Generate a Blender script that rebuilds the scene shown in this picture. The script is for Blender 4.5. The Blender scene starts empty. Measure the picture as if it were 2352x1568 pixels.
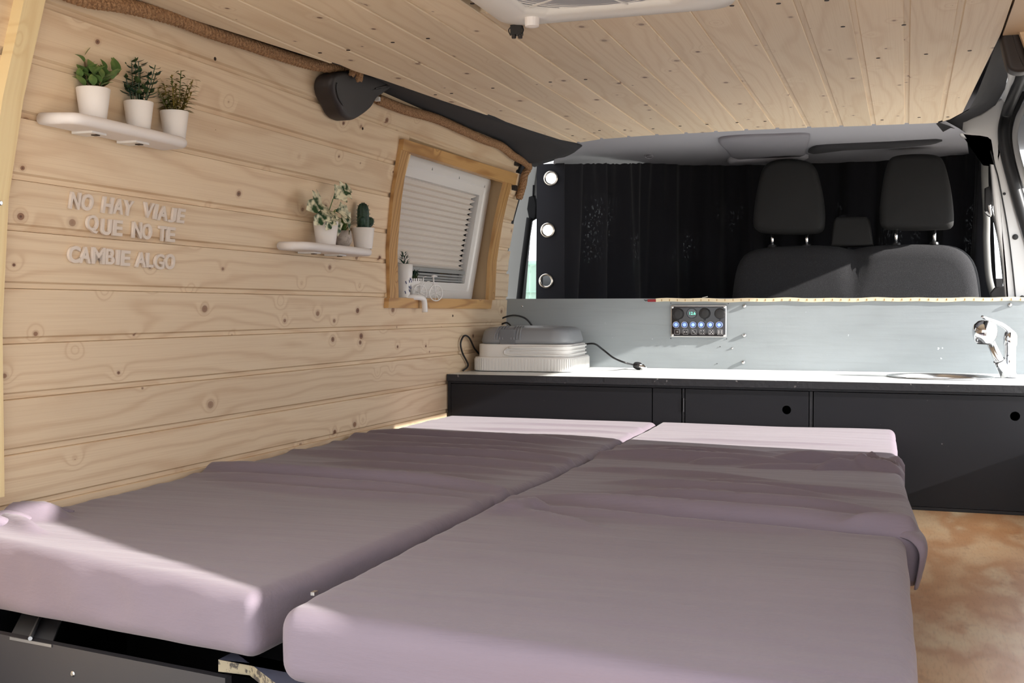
import bpy, bmesh, math, random
from mathutils import Vector, Matrix, noise
sc = bpy.context.scene
R = random.Random(7)
PI = math.pi
# ---------------------------------------------------------------- camera
FPX, CX, CY = 2650.0, 1176.0, 784.0
PITCH = math.atan((709 - 784) / FPX)
YAW = math.atan2(2082 - CX, FPX / math.cos(PITCH))
CAM = Vector((0, 0, .78))
cd = bpy.data.cameras.new('camera'); cam = bpy.data.objects.new('camera', cd)
sc.collection.objects.link(cam); sc.camera = cam
cd.sensor_width = 36; cd.lens = FPX / 2352 * 36; cd.clip_start = .02; cd.clip_end = 200
cam.location = CAM; cam.rotation_euler = (PI / 2 + PITCH, 0, YAW)
# ---------------------------------------------------------------- world, sun, exposure
w = bpy.data.worlds.new('world'); sc.world = w; w.use_nodes = True
wn = w.node_tree; wn.nodes.clear()
wo = wn.nodes.new('ShaderNodeOutputWorld'); wb = wn.nodes.new('ShaderNodeBackground')
wb.inputs[0].default_value = (.93, .965, 1.0, 1); wb.inputs[1].default_value = 2.9
wn.links.new(wb.outputs[0], wo.inputs[0])
SUN = Vector((1, -.14, .42)).normalized()
sd = bpy.data.lights.new('sun', 'SUN'); sd.energy = 12; sd.angle = .012; sd.color = (1, .95, .88)
so = bpy.data.objects.new('sun', sd); sc.collection.objects.link(so)
so.rotation_euler = SUN.to_track_quat('Z', 'Y').to_euler(); so.location = (4, -1, 3)
sc.view_settings.view_transform = 'Standard'; sc.view_settings.look = 'None'
sc.view_settings.exposure = 0.14; sc.view_settings.gamma = 1; sc.view_settings.use_curve_mapping = False
sc.cycles.max_bounces = 7; sc.cycles.transparent_max_bounces = 4; sc.cycles.caustics_reflective = False; sc.cycles.caustics_refractive = False
sc.cycles.use_adaptive_sampling = True; sc.cycles.adaptive_threshold = .05; sc.cycles.adaptive_min_samples = 16; sc.cycles.diffuse_bounces = 4; sc.cycles.glossy_bounces = 3
# ---------------------------------------------------------------- measuring helpers: a pixel's ray met with a plane of the van
_F = Vector((-math.sin(YAW) * math.cos(PITCH), math.cos(YAW) * math.cos(PITCH), math.sin(PITCH)))
_Rt = Vector((math.cos(YAW), math.sin(YAW), 0)); _U = _Rt.cross(_F)
def ray(u, v): return _F + _Rt * ((u - CX) / FPX) - _U * ((v - CY) / FPX)
def onX(u, v, X): d = ray(u, v); return CAM + d * ((X - CAM.x) / d.x)
def onY(u, v, Y): d = ray(u, v); return CAM + d * ((Y - CAM.y) / d.y)
def onZ(u, v, Z): d = ray(u, v); return CAM + d * ((Z - CAM.z) / d.z)
def interp(x, xs, ys):
    if x <= xs[0]: return ys[0]
    for a, b, c, d in zip(xs, xs[1:], ys, ys[1:]):
        if x <= b: return c + (d - c) * (x - a) / (b - a)
    return ys[-1]
PZ = [0.2, 0.75, 0.95, 1.1, 1.32, 1.6]; PX = [-1.355, -1.355, -1.34, -1.31, -1.245, -1.14]
def wx(z): return interp(z, PZ, PX)                    # the left wall leans in towards its top
def onW(u, v, off=0.):
    X = -1.3
    for _ in range(14):
        p = onX(u, v, X + off); X = wx(p.z)
    return onX(u, v, X + off)
def WP(y, z, off=0.): return Vector((wx(z) + off, y, z))
# ---------------------------------------------------------------- material helpers
class NT:
    def __init__(s, name):
        s.m = bpy.data.materials.new(name); s.m.use_nodes = True; s.t = s.m.node_tree; s.t.nodes.clear()
        s.out = s.n('OutputMaterial'); s.b = s.n('BsdfPrincipled'); s.l(s.b.outputs[0], s.out.inputs[0])
    def n(s, k): return s.t.nodes.new('ShaderNode' + k)
    def l(s, a, b): s.t.links.new(a, b)
    def put(s, sock, v):
        if hasattr(v, 'links'): s.l(v, sock)
        else: sock.default_value = v
    def math(s, op, a, b=0., c=0., clamp=False):
        n = s.n('Math'); n.operation = op; n.use_clamp = clamp
        s.put(n.inputs[0], a); s.put(n.inputs[1], b); s.put(n.inputs[2], c); return n.outputs[0]
    def xyz(s, x, y, z): n = s.n('CombineXYZ'); s.put(n.inputs[0], x); s.put(n.inputs[1], y); s.put(n.inputs[2], z); return n.outputs[0]
    def noise(s, vec, scale, det=2., rough=.5): n = s.n('TexNoise'); s.put(n.inputs['Vector'], vec); n.inputs['Scale'].default_value = scale; n.inputs['Detail'].default_value = det; n.inputs['Roughness'].default_value = rough; return n.outputs[0]
    def mix(s, f, a, b):
        n = s.n('Mix'); n.data_type = 'RGBA'; s.put(n.inputs[0], f)
        s.put(n.inputs[6], a if hasattr(a, 'links') else (*a, 1)); s.put(n.inputs[7], b if hasattr(b, 'links') else (*b, 1)); return n.outputs[2]
    def range(s, v, a, b, c=0., d=1.):
        n = s.n('MapRange'); s.put(n.inputs[0], v)
        for i, q in enumerate((a, b, c, d)): n.inputs[i + 1].default_value = q
        return n.outputs[0]
    def obj(s): n = s.n('TexCoord'); return n.outputs['Object']
    def sep(s, v): n = s.n('SeparateXYZ'); s.l(v, n.inputs[0]); return n.outputs
    def bump(s, h, st, dist=.001): n = s.n('Bump'); n.inputs['Strength'].default_value = st; n.inputs['Distance'].default_value = dist; s.l(h, n.inputs['Height']); s.l(n.outputs[0], s.b.inputs['Normal'])
def srgb(r, g, b):
    f = lambda c: (c / 255 / 12.92) if c / 255 <= .04045 else ((c / 255 + .055) / 1.055) ** 2.4
    return (f(r), f(g), f(b))
def mat(name, col, rough=.5, metal=0., coat=0., spec=None, bump=None, speck=None, trans=0.):
    s = NT(name); b = s.b
    b.inputs['Base Color'].default_value = (*col, 1); b.inputs['Roughness'].default_value = rough; b.inputs['Metallic'].default_value = metal
    b.inputs['Coat Weight'].default_value = coat
    if spec is not None: b.inputs['Specular IOR Level'].default_value = spec
    if trans: b.inputs['Transmission Weight'].default_value = trans
    o = s.obj()
    if speck:                                            # worn paint or weave: (colour, scale, threshold)
        n = s.noise(o, speck[1], 3, .6); s.l(s.mix(s.range(n, speck[2], speck[2] + .08), col, speck[0]), b.inputs['Base Color'])
    if bump: s.bump(s.noise(o, bump[0], 3), bump[1], bump[2] if len(bump) > 2 else .001)
    return s.m
def pine(name, al, ac, light, dark, knot, ring=.45, knots=1., rough=.5, coat=0., field=2.2):
    s = NT(name); c = s.sep(s.obj()); oi = s.n('ObjectInfo'); rnd = oi.outputs['Random']
    a = s.math('ADD', c[al], s.math('MULTIPLY', rnd, 37.3)); x = s.math('ADD', c[ac], s.math('MULTIPLY', rnd, 5.7))
    v = s.n('TexVoronoi'); v.voronoi_dimensions = '2D'; v.feature = 'F1'; v.inputs['Randomness'].default_value = 1.
    s.l(s.xyz(s.math('MULTIPLY', a, 6.5), s.math('MULTIPLY', x, 9.), 0.), v.inputs['Vector']); v.inputs['Scale'].default_value = 1.
    vc = s.n('SeparateColor'); s.l(v.outputs['Color'], vc.inputs[0])
    d = v.outputs['Distance']
    bumpf = s.math('POWER', 2.718, s.math('MULTIPLY', s.math('POWER', s.math('DIVIDE', d, .13), 2.), -1.))
    bumpf = s.math('MULTIPLY', bumpf, s.range(vc.outputs[0], .3, .7))
    n1 = s.noise(s.xyz(s.math('MULTIPLY', a, .8), s.math('MULTIPLY', x, 6.), rnd), 1., 2.5)
    n2 = s.noise(s.xyz(s.math('MULTIPLY', a, 9.), s.math('MULTIPLY', x, 25.), 3.), 1., 2)
    f = s.math('ADD', s.math('MULTIPLY', x, 22.), s.math('MULTIPLY', n1, 7. * field / 2.2))
    f = s.math('ADD', f, s.math('ADD', s.math('MULTIPLY', bumpf, 1.5), s.math('MULTIPLY', n2, .22)))
    sn = s.math('SINE', s.math('MULTIPLY', f, 8.))
    rg = s.math('POWER', s.math('ADD', s.math('MULTIPLY', sn, .5), .5), 4.)
    fine = s.noise(s.xyz(s.math('MULTIPLY', a, 5.), s.math('MULTIPLY', x, 420.), 0.), 1., 2)
    tone = s.noise(s.xyz(s.math('MULTIPLY', a, 1.2), s.math('MULTIPLY', x, 9.), s.math('MULTIPLY', rnd, 9.)), 1., 2)
    col = s.mix(s.math('MULTIPLY', rg, ring), light, dark)
    mid = tuple(l * .78 + k * .22 for l, k in zip(light, dark))
    col = s.mix(s.math('MULTIPLY', s.range(fine, .45, .75), .25), col, dark)
    col = s.mix(s.math('MULTIPLY', s.range(tone, .45, .75), .55), col, s.mix(s.math('MULTIPLY', rg, ring), mid, dark))
    rad = s.math('MULTIPLY', s.range(vc.outputs[1], .25, 1., 0., .078), knots)
    dn = s.math('ADD', d, s.math('MULTIPLY', s.math('SUBTRACT', n2, .5), .03))
    halo = s.math('MULTIPLY', s.math('SUBTRACT', 1., s.math('DIVIDE', dn, s.math('ADD', s.math('MULTIPLY', rad, 2.2), .0001)), 0., True), .55, 0., True)
    halo = s.math('MULTIPLY', halo, s.math('GREATER_THAN', rad, .012))
    col = s.mix(halo, col, knot)
    k = s.math('LESS_THAN', dn, rad)
    kk = s.math('MULTIPLY', s.math('MULTIPLY', k, s.range(vc.outputs[2], 0., 1., .45, 1.)), s.math('GREATER_THAN', rad, .004))
    col = s.mix(kk, col, tuple(q * .8 for q in knot))
    dk = s.math('MULTIPLY', s.math('LESS_THAN', dn, s.math('MULTIPLY', rad, .4)), s.math('GREATER_THAN', vc.outputs[2], .6))
    col = s.mix(s.math('MULTIPLY', dk, .7), col, tuple(q * .25 for q in knot))
    hs = s.n('HueSaturation'); s.l(col, hs.inputs['Color']); s.l(s.range(rnd, 0, 1, .92, 1.06), hs.inputs['Value'])
    s.l(hs.outputs[0], s.b.inputs['Base Color']); s.b.inputs['Roughness'].default_value = rough; s.b.inputs['Coat Weight'].default_value = coat
    s.bump(fine, .12, .0006)
    return s.m
PL, PD, PK = srgb(234, 210, 178), srgb(192, 150, 108), srgb(142, 92, 62)
M = {}
M['wall'] = pine('pine_wall', 1, 2, PL, PD, PK, .32, .8)
M['ceil'] = pine('pine_ceiling', 1, 0, srgb(232, 214, 188), srgb(202, 172, 138), srgb(142, 108, 86), .28, .7)
M['post'] = pine('pine_post', 2, 1, srgb(240, 218, 170), srgb(212, 174, 118), PK, .3, 0.)
M['oak_h'] = pine('oak_trim_level', 1, 2, srgb(204, 160, 104), srgb(156, 110, 62), PK, .75, 0., .45, .1, 3.)
M['oak_v'] = pine('oak_trim_upright', 2, 1, srgb(204, 160, 104), srgb(156, 110, 62), PK, .75, 0., .45, .1, 3.)
M['reveal'] = pine('pine_reveal', 2, 0, srgb(242, 212, 168), srgb(216, 176, 128), PK, .15, .3)
def plywood():
    s = NT('plywood'); o = s.obj(); c = s.sep(o)
    v = s.xyz(s.math('MULTIPLY', c[0], 3.2), s.math('MULTIPLY', c[1], 1.3), 0.)
    wv = s.noise(v, 1., 3, .6); n = s.noise(v, 2.1, 4, .65)
    f = s.math('ADD', s.math('MULTIPLY', wv, 3.), s.math('MULTIPLY', n, 1.2))
    rg = s.math('POWER', s.math('ADD', s.math('MULTIPLY', s.math('SINE', s.math('MULTIPLY', f, 7.)), .5), .5), 2.)
    col = s.mix(s.range(n, .3, .7), srgb(250, 228, 188), srgb(236, 184, 130))
    col = s.mix(s.math('MULTIPLY', rg, .7), col, srgb(206, 138, 82))
    st = s.noise(s.xyz(s.math('MULTIPLY', c[0], 9.), s.math('MULTIPLY', c[1], 4.), 5.), 1., 4, .7)
    col = s.mix(s.range(st, .60, .72, 0., .6), col, srgb(170, 104, 60))
    gr = s.noise(s.xyz(s.math('MULTIPLY', c[0], 200.), s.math('MULTIPLY', c[1], 30.), 0.), 1., 2)
    col = s.mix(s.range(gr, .5, .8, 0., .25), col, srgb(150, 96, 52))
    s.l(col, s.b.inputs['Base Color']); s.b.inputs['Roughness'].default_value = .35; s.b.inputs['Coat Weight'].default_value = .5; s.b.inputs['Coat Roughness'].default_value = .22
    s.bump(gr, .15, .0008); return s.m
M['ply'] = plywood()
def fabric(name, col, col2, weave=900., bmp=.45):
    s = NT(name); o = s.obj(); c = s.sep(o)
    n = s.noise(o, 3., 3); col_ = s.mix(s.range(n, .35, .65), col, col2)
    s.l(col_, s.b.inputs['Base Color']); s.b.inputs['Roughness'].default_value = .85; s.b.inputs['Sheen Weight'].default_value = .15
    s.b.inputs['Specular IOR Level'].default_value = .25
    h = s.noise(s.xyz(s.math('MULTIPLY', c[0], 5.), s.math('MULTIPLY', c[1], 55.), s.math('MULTIPLY', c[2], 55.)), 1., 4, .6)
    s.bump(h, bmp, .004); return s.m
M['fabric'] = fabric('mauve_jersey', srgb(122, 111, 122), srgb(116, 105, 117))
M['fabric_dark'] = fabric('mauve_jersey_underside', srgb(122, 100, 104), srgb(108, 88, 92))
def curtain_mat():
    s = NT('black_curtain'); o = s.obj(); c = s.sep(o)
    s.b.inputs['Base Color'].default_value = (.017, .017, .021, 1); s.b.inputs['Roughness'].default_value = .9; s.b.inputs['Specular IOR Level'].default_value = .15; s.b.inputs['Sheen Weight'].default_value = .12
    n = s.noise(s.xyz(s.math('MULTIPLY', c[0], 120.), s.math('MULTIPLY', c[1], 120.), s.math('MULTIPLY', c[2], 90.)), 1., 2)
    band = s.noise(s.xyz(s.math('MULTIPLY', c[0], 9.), s.math('MULTIPLY', c[1], 3.), s.math('MULTIPLY', c[2], 2.)), 1., 2)
    lim = s.math('MULTIPLY', s.range(c[2], .85, .98), s.range(c[2], 1.22, 1.12))
    f = s.math('MULTIPLY', s.math('MULTIPLY', s.range(n, .56, .68), s.range(band, .52, .66)), s.math('MULTIPLY', lim, .022))
    tr = s.n('BsdfTransparent'); mx = s.n('MixShader'); s.l(f, mx.inputs[0]); s.l(s.b.outputs[0], mx.inputs[1]); s.l(tr.outputs[0], mx.inputs[2]); s.l(mx.outputs[0], s.out.inputs[0])
    return s.m
M['curtain'] = curtain_mat()
M['seat'] = mat('seat_cloth', srgb(46, 46, 49), .95, bump=(900, .8, .002), speck=(srgb(68, 68, 72), 700, .55))
M['seat_vinyl'] = mat('headrest_vinyl', srgb(30, 30, 31), .8, bump=(1200, .4))
M['black'] = mat('black_paint', srgb(18, 18, 23), .45, spec=.3, bump=(60, .25), speck=(srgb(110, 108, 110), 46, .74))
M['black_edge'] = mat('black_edge_paint', srgb(24, 24, 29), .5, bump=(90, .5, .002), speck=(srgb(120, 116, 116), 60, .69))
M['white_top'] = mat('worktop_paint', srgb(232, 236, 236), .35, bump=(40, .1))
def greypaint():
    s = NT('blue_grey_paint'); o = s.obj(); c = s.sep(o)
    n = s.noise(s.xyz(s.math('MULTIPLY', c[0], 6.), c[1], s.math('MULTIPLY', c[2], 90.)), 1., 3)
    n2 = s.noise(s.xyz(s.math('MULTIPLY', c[0], 2.5), c[1], s.math('MULTIPLY', c[2], 6.)), 1., 3)
    col = s.mix(s.range(n2, .35, .7), srgb(146, 153, 157), srgb(162, 169, 174)); col = s.mix(s.math('MULTIPLY', s.range(n, .5, .75), .25), col, srgb(136, 142, 145))
    pk = s.noise(o, 42., 3, .6); col = s.mix(s.range(pk, .72, .76), col, srgb(215, 222, 224))
    s.l(col, s.b.inputs['Base Color']); s.b.inputs['Roughness'].default_value = .5; s.bump(s.math('ADD', n, pk), .25, .001); return s.m
M['grey_paint'] = greypaint()
M['white'] = mat('white_plastic', srgb(232, 230, 228), .35)
M['white_matt'] = mat('white_paint', srgb(236, 230, 228), .6, bump=(70, .2))
M['pot_white'] = mat('white_pot', srgb(240, 234, 230), .6, bump=(50, .1))
M['concrete'] = mat('grey_pot', srgb(188, 178, 170), .8, speck=(srgb(165, 155, 148), 90, .5), bump=(200, .3))
M['lid_grey'] = mat('grey_plastic', srgb(138, 141, 146), .4)
M['lid_dark'] = mat('grey_plastic_dark', srgb(105, 108, 114), .45)
M['chrome'] = mat('chrome', (.68, .69, .71), .08, 1.)
M['steel'] = mat('brushed_steel', (.62, .62, .62), .25, 1.)
M['ring'] = mat('grommet_metal', (.62, .58, .52), .25, 1.)
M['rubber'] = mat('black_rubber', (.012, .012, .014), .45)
M['plastic_black'] = mat('black_plastic', (.016, .015, .016), .4)
M['belt'] = mat('belt_webbing', (.010, .010, .011), .85, spec=.15)
M['trim_brown'] = mat('dark_brown_trim', srgb(46, 40, 40), .55)
M['felt'] = mat('dark_felt', srgb(48, 48, 52), .95, bump=(300, .5))
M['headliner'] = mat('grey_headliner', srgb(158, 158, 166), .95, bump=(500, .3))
M['headliner_dark'] = mat('grey_headliner_shade', srgb(125, 124, 132), .95)  # headliner grey darkened to stand for the shade in the recess
M['white_metal'] = mat('white_car_paint', srgb(225, 224, 224), .25, coat=.4)
M['grey_trim'] = mat('grey_pillar_trim', srgb(120, 120, 118), .7)
def ropemat():
    s = NT('sisal_rope'); n = s.noise(s.obj(), 260., 3, .6); s.l(s.mix(s.range(n, .35, .65), srgb(122, 88, 60), srgb(176, 138, 102)), s.b.inputs['Base Color'])
    s.b.inputs['Roughness'].default_value = .9; s.bump(n, .6, .002); return s.m
M['rope'] = ropemat()
M['soil'] = mat('soil', srgb(58, 44, 34), .95)
def leafmat(name, a, b, sc_=60., th=.5):
    s = NT(name); n = s.noise(s.obj(), sc_, 2); s.l(s.mix(s.range(n, th - .08, th + .08), a, b), s.b.inputs['Base Color']); s.b.inputs['Roughness'].default_value = .5
    return s.m
M['leaf_light'] = leafmat('leaf_light', srgb(94, 122, 66), srgb(152, 164, 92), 30.)
M['leaf_dark'] = leafmat('leaf_dark', srgb(28, 60, 46), srgb(66, 82, 44), 40.)
M['leaf_olive'] = leafmat('leaf_olive', srgb(88, 96, 40), srgb(140, 120, 52), 40.)
M['leaf_blade'] = leafmat('leaf_blade', srgb(54, 92, 36), srgb(96, 122, 52), 60.)
M['leaf_varieg'] = leafmat('leaf_variegated', srgb(34, 70, 36), srgb(232, 226, 196), 60., .50)
M['cactus'] = leafmat('cactus', srgb(24, 52, 42), srgb(40, 72, 54), 90.)
M['spine'] = mat('spine', srgb(70, 92, 74), .6)
M['stem'] = mat('stem', srgb(110, 84, 52), .7)
M['leaf_blue'] = leafmat('leaf_blue', srgb(30, 60, 62), srgb(58, 92, 70), 90.)
M['blue'] = mat('blue_print', srgb(52, 62, 110), .5)
M['letter'] = mat('letter_paint', srgb(228, 214, 202), .6)
M['screw'] = mat('dark_screw', srgb(60, 46, 38), .5, .6)
M['blind'] = mat('pleated_blind', srgb(224, 216, 208), .9)
M['blind_rail'] = mat('blind_rail', srgb(150, 152, 152), .5)
M['window_dark'] = mat('dark_gap', srgb(40, 38, 44), .7)
M['glass'] = mat('dark_glass', (.03, .035, .04), .05)
def netmat():
    s = NT('vent_net'); s.b.inputs['Base Color'].default_value = (*srgb(228, 232, 242), 1); s.b.inputs['Roughness'].default_value = .8
    t = s.n('BsdfTranslucent'); t.inputs[0].default_value = (*srgb(225, 232, 245), 1); m = s.n('MixShader'); m.inputs[0].default_value = .45; s.l(s.b.outputs[0], m.inputs[1]); s.l(t.outputs[0], m.inputs[2]); s.l(m.outputs[0], s.out.inputs[0]); return s.m
M['net'] = netmat()
M['led'] = mat('led_strip', srgb(238, 222, 190), .5); M['led_pad'] = mat('led_contact', srgb(168, 130, 70), .4, .5); M['red'] = mat('red_tape', srgb(150, 36, 44), .5)
M['blue_button'] = mat('blue_button', srgb(96, 124, 190), .35)
def emit(name, col, st):
    s = NT(name); s.b.inputs['Base Color'].default_value = (*col, 1); s.b.inputs['Emission Color'].default_value = (*col, 1); s.b.inputs['Emission Strength'].default_value = st; return s.m
M['button_lit'] = emit('button_light', srgb(150, 180, 245), .7); M['digits'] = emit('digit_light', srgb(120, 240, 200), 1.6)
M['ink'] = mat('white_ink', srgb(225, 220, 220), .5)
M['panel_black'] = mat('panel_black', srgb(30, 26, 30), .15)
M['ground'] = mat('ground', srgb(172, 165, 155), .9)
M['fence'] = mat('green_mesh_fence', srgb(150, 176, 164), .8); M['fence_line'] = mat('fence_wire', srgb(125, 160, 148), .7)
M['board_edge'] = mat('raw_board_edge', srgb(150, 140, 118), .8, speck=(srgb(70, 64, 60), 80, .5))
M['board_top'] = mat('slate_board', srgb(84, 88, 108), .55)
M['bracket_metal'] = mat('galvanised', srgb(150, 152, 156), .4, .7)
M['drawer_front'] = mat('grey_board', srgb(54, 53, 57), .5)
# ---------------------------------------------------------------- object helpers
def link(o, parent=None): 
    sc.collection.objects.link(o)
    if parent is not None: o.parent = parent
    return o
def mesh(name, verts, faces, m, parent=None, smooth=False, loc=None):
    me = bpy.data.meshes.new(name); me.from_pydata([tuple(v) for v in verts], [], faces); me.update()
    if smooth:
        for p in me.polygons: p.use_smooth = True
    me.materials.append(M[m] if isinstance(m, str) else m)
    o = bpy.data.objects.new(name, me)
    if loc is not None: o.location = loc
    return link(o, parent)
def tag(o, label, cat, group=None, kind=None):
    o['label'] = label; o['category'] = cat
    if group: o['group'] = group
    if kind: o['kind'] = kind
    return o
def plab(o, label): o['label'] = label; return o
def struct(o): o['kind'] = 'structure'; return o
def empty(name, loc=(0, 0, 0)):
    o = bpy.data.objects.new(name, None); o.location = loc; o.empty_display_size = .05; return link(o)
def recenter(o):
    """move a mesh object's origin to the bottom centre of its vertices (top-level things)"""
    vs = [v.co for v in o.data.vertices]; c = Vector(((min(v.x for v in vs) + max(v.x for v in vs)) / 2, (min(v.y for v in vs) + max(v.y for v in vs)) / 2, min(v.z for v in vs)))
    for v in o.data.vertices: v.co -= c
    o.location = o.location + c; return o
class G:
    """collects verts and faces"""
    def __init__(s): s.v = []; s.f = []
    def add(s, vs, fs): n = len(s.v); s.v += [Vector(v) for v in vs]; s.f += [tuple(i + n for i in f) for f in fs]; return s
    def box(s, a, b):
        x0, y0, z0 = a; x1, y1, z1 = b
        return s.add([(x0, y0, z0), (x1, y0, z0), (x1, y1, z0), (x0, y1, z0), (x0, y0, z1), (x1, y0, z1), (x1, y1, z1), (x0, y1, z1)],
                     [(0, 3, 2, 1), (4, 5, 6, 7), (0, 1, 5, 4), (1, 2, 6, 5), (2, 3, 7, 6), (3, 0, 4, 7)])
    def hexa(s, q, r):                                  # two quads, front q and back r
        return s.add(list(q) + list(r), [(0, 1, 2, 3), (7, 6, 5, 4), (0, 4, 5, 1), (1, 5, 6, 2), (2, 6, 7, 3), (3, 7, 4, 0)])
    def tube(s, pts, rad, n=8, cap=True):
        pts = [Vector(p) for p in pts]; k = len(pts); rs = rad if isinstance(rad, (list, tuple)) else [rad] * k
        prev = None; vs = []
        for i, p in enumerate(pts):
            t = (pts[min(i + 1, k - 1)] - pts[max(i - 1, 0)]).normalized()
            if prev is None: u = t.orthogonal().normalized()
            else: u = (prev - t * prev.dot(t)).normalized()
            prev = u; b = t.cross(u)
            for j in range(n): a = 2 * PI * j / n; vs.append(p + (u * math.cos(a) + b * math.sin(a)) * rs[i])
        fs = [(i * n + j, i * n + (j + 1) % n, (i + 1) * n + (j + 1) % n, (i + 1) * n + j) for i in range(k - 1) for j in range(n)]
        if cap: fs += [tuple(range(n))[::-1], tuple(range((k - 1) * n, k * n))]
        return s.add(vs, fs)
    def lathe(s, prof, c=(0, 0, 0), n=24, ax=None, cap=True):
        c = Vector(c); q = Vector((0, 0, 1)).rotation_difference(Vector(ax).normalized()) if ax is not None else None
        vs = []
        for r, z in prof:
            for j in range(n):
                a = 2 * PI * j / n; v = Vector((r * math.cos(a), r * math.sin(a), z))
                vs.append(c + (q @ v if q else v))
        k = len(prof)
        fs = [(i * n + j, i * n + (j + 1) % n, (i + 1) * n + (j + 1) % n, (i + 1) * n + j) for i in range(k - 1) for j in range(n)]
        if cap: fs += [tuple(range(n))[::-1], tuple(range((k - 1) * n, k * n))]
        return s.add(vs, fs)
    def torus(s, c, r, t, ax=(0, 0, 1), n=32, m=8):
        q = Vector((0, 0, 1)).rotation_difference(Vector(ax).normalized()); c = Vector(c); vs = []
        for i in range(n):
            a = 2 * PI * i / n
            for j in range(m):
                b = 2 * PI * j / m; rr = r + t * math.cos(b); vs.append(c + q @ Vector((rr * math.cos(a), rr * math.sin(a), t * math.sin(b))))
        return s.add(vs, [(i * m + j, ((i + 1) % n) * m + j, ((i + 1) % n) * m + (j + 1) % m, i * m + (j + 1) % m) for i in range(n) for j in range(m)])
    def build(s, name, m, parent=None, smooth=False): return mesh(name, s.v, s.f, m, parent, smooth)
def smooth_pts(pts, n=8, closed=False):
    pts = [Vector(p) for p in pts]; k = len(pts); out = []
    for i in range(k if closed else k - 1):
        g = lambda j: pts[j % k] if closed else pts[max(0, min(k - 1, j))]
        a, b, c, d = g(i - 1), g(i), g(i + 1), g(i + 2)
        for q in range(n):
            t = q / n; out.append(.5 * ((2 * b) + (c - a) * t + (2 * a - 5 * b + 4 * c - d) * t * t + (3 * b - a - 3 * c + d) * t ** 3))
    if not closed: out.append(pts[-1])
    return out
def round_rect(w_, h_, r, n=6):
    out = []
    for cx_, cy_, a0 in ((w_ / 2 - r, h_ / 2 - r, 0), (-w_ / 2 + r, h_ / 2 - r, 90), (-w_ / 2 + r, -h_ / 2 + r, 180), (w_ / 2 - r, -h_ / 2 + r, 270)):
        for i in range(n + 1): a = math.radians(a0 + 90 * i / n); out.append(Vector((cx_ + r * math.cos(a), cy_ + r * math.sin(a))))
    return out
def offset2(pl, d):
    n = len(pl); out = []
    for i in range(n):
        t = (pl[(i + 1) % n] - pl[i - 1]); t = t.normalized() if t.length > 1e-9 else Vector((1, 0)); out.append(pl[i] + Vector((-t.y, t.x)) * d)
    return out
def resample(pl, N):
    L_ = [0]; q = pl + [pl[0]]
    for a, b in zip(q, q[1:]): L_.append(L_[-1] + (b - a).length)
    out = []; j = 0
    for i in range(N):
        s_ = L_[-1] * i / N
        while L_[j + 1] < s_: j += 1
        out.append(q[j].lerp(q[j + 1], (s_ - L_[j]) / max(1e-9, L_[j + 1] - L_[j])))
    return out
def soft_offset(pl, d):
    if d <= 1e-6: return pl
    k = max(1, int(d / .004)); out = pl
    for _ in range(k):
        out = offset2(out, d / k); n = len(out); out = [out[i] * .5 + (out[i - 1] + out[(i + 1) % n]) * .25 for i in range(n)]
    return out
def puff(name, outline, fn, depth, r, m, parent=None, steps=4, bulge=0., soft=0):
    """a slab with rounded rims: 2D outline (counter-clockwise), fn(a, b, t) -> 3D, t from 0 to depth"""
    if soft: outline = resample(outline, soft)
    off_ = soft_offset if soft else offset2
    n = len(outline); lay = []
    for k in range(steps + 1): a = PI / 2 * k / steps; lay.append((r * (1 - math.sin(a)), r * (1 - math.cos(a))))
    lay = [(ins, t) for ins, t in lay] + [(ins, depth - t) for ins, t in reversed(lay)]
    vs = []
    for ins, t in lay:
        for p in off_(outline, ins): vs.append(fn(p.x, p.y, t))
    k = len(lay)
    fs = [(i * n + j, i * n + (j + 1) % n, (i + 1) * n + (j + 1) % n, (i + 1) * n + j) for i in range(k - 1) for j in range(n)]
    for base, t, rev in ((0, 0, True), ((k - 1) * n, depth, False)):
        pl = off_(outline, r); c = sum(pl, Vector((0, 0))) / n; rows = [list(range(base, base + n))]
        for sfrac in (.75, .4):
            st = len(vs)
            for p in pl: q = c + (p - c) * sfrac; vs.append(fn(q.x, q.y, t + (bulge if t else -bulge) * (1 - sfrac ** 2)))
            rows.append(list(range(st, st + n)))
        for r0, r1 in zip(rows, rows[1:]):
            for j in range(n):
                f = (r0[j], r0[(j + 1) % n], r1[(j + 1) % n], r1[j]); fs.append(f[::-1] if rev else f)
        f = tuple(rows[-1]); fs.append(f[::-1] if rev else f)
    o = mesh(name, vs, fs, m, parent, True)
    return o
def plate(name, outline, holes, thick, M4, m, parent=None, bev=0., seg=28):
    """flat board with round holes, made from a filled 2D curve; M4 places it"""
    cu = bpy.data.curves.new(name, 'CURVE'); cu.dimensions = '2D'; cu.fill_mode = 'BOTH'; cu.extrude = thick / 2; cu.bevel_depth = bev
    def sp(pts):
        s = cu.splines.new('POLY'); s.points.add(len(pts) - 1)
        for i, p in enumerate(pts): s.points[i].co = (p[0], p[1], 0, 1)
        s.use_cyclic_u = True
    sp(outline)
    for (x, y, r) in holes: sp([(x + r * math.cos(2 * PI * i / seg), y + r * math.sin(2 * PI * i / seg)) for i in range(seg)])
    return curve_mesh(name, cu, M4, m, parent)
def curve_mesh(name, cu, M4, m, parent=None):
    t = bpy.data.objects.new('t', cu); sc.collection.objects.link(t)
    dg = bpy.context.evaluated_depsgraph_get(); me = bpy.data.meshes.new_from_object(t.evaluated_get(dg)); bpy.data.objects.remove(t)
    if M4 is not None: me.transform(M4)
    me.materials.clear(); me.materials.append(M[m]); me.name = name
    return link(bpy.data.objects.new(name, me), parent)
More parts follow.
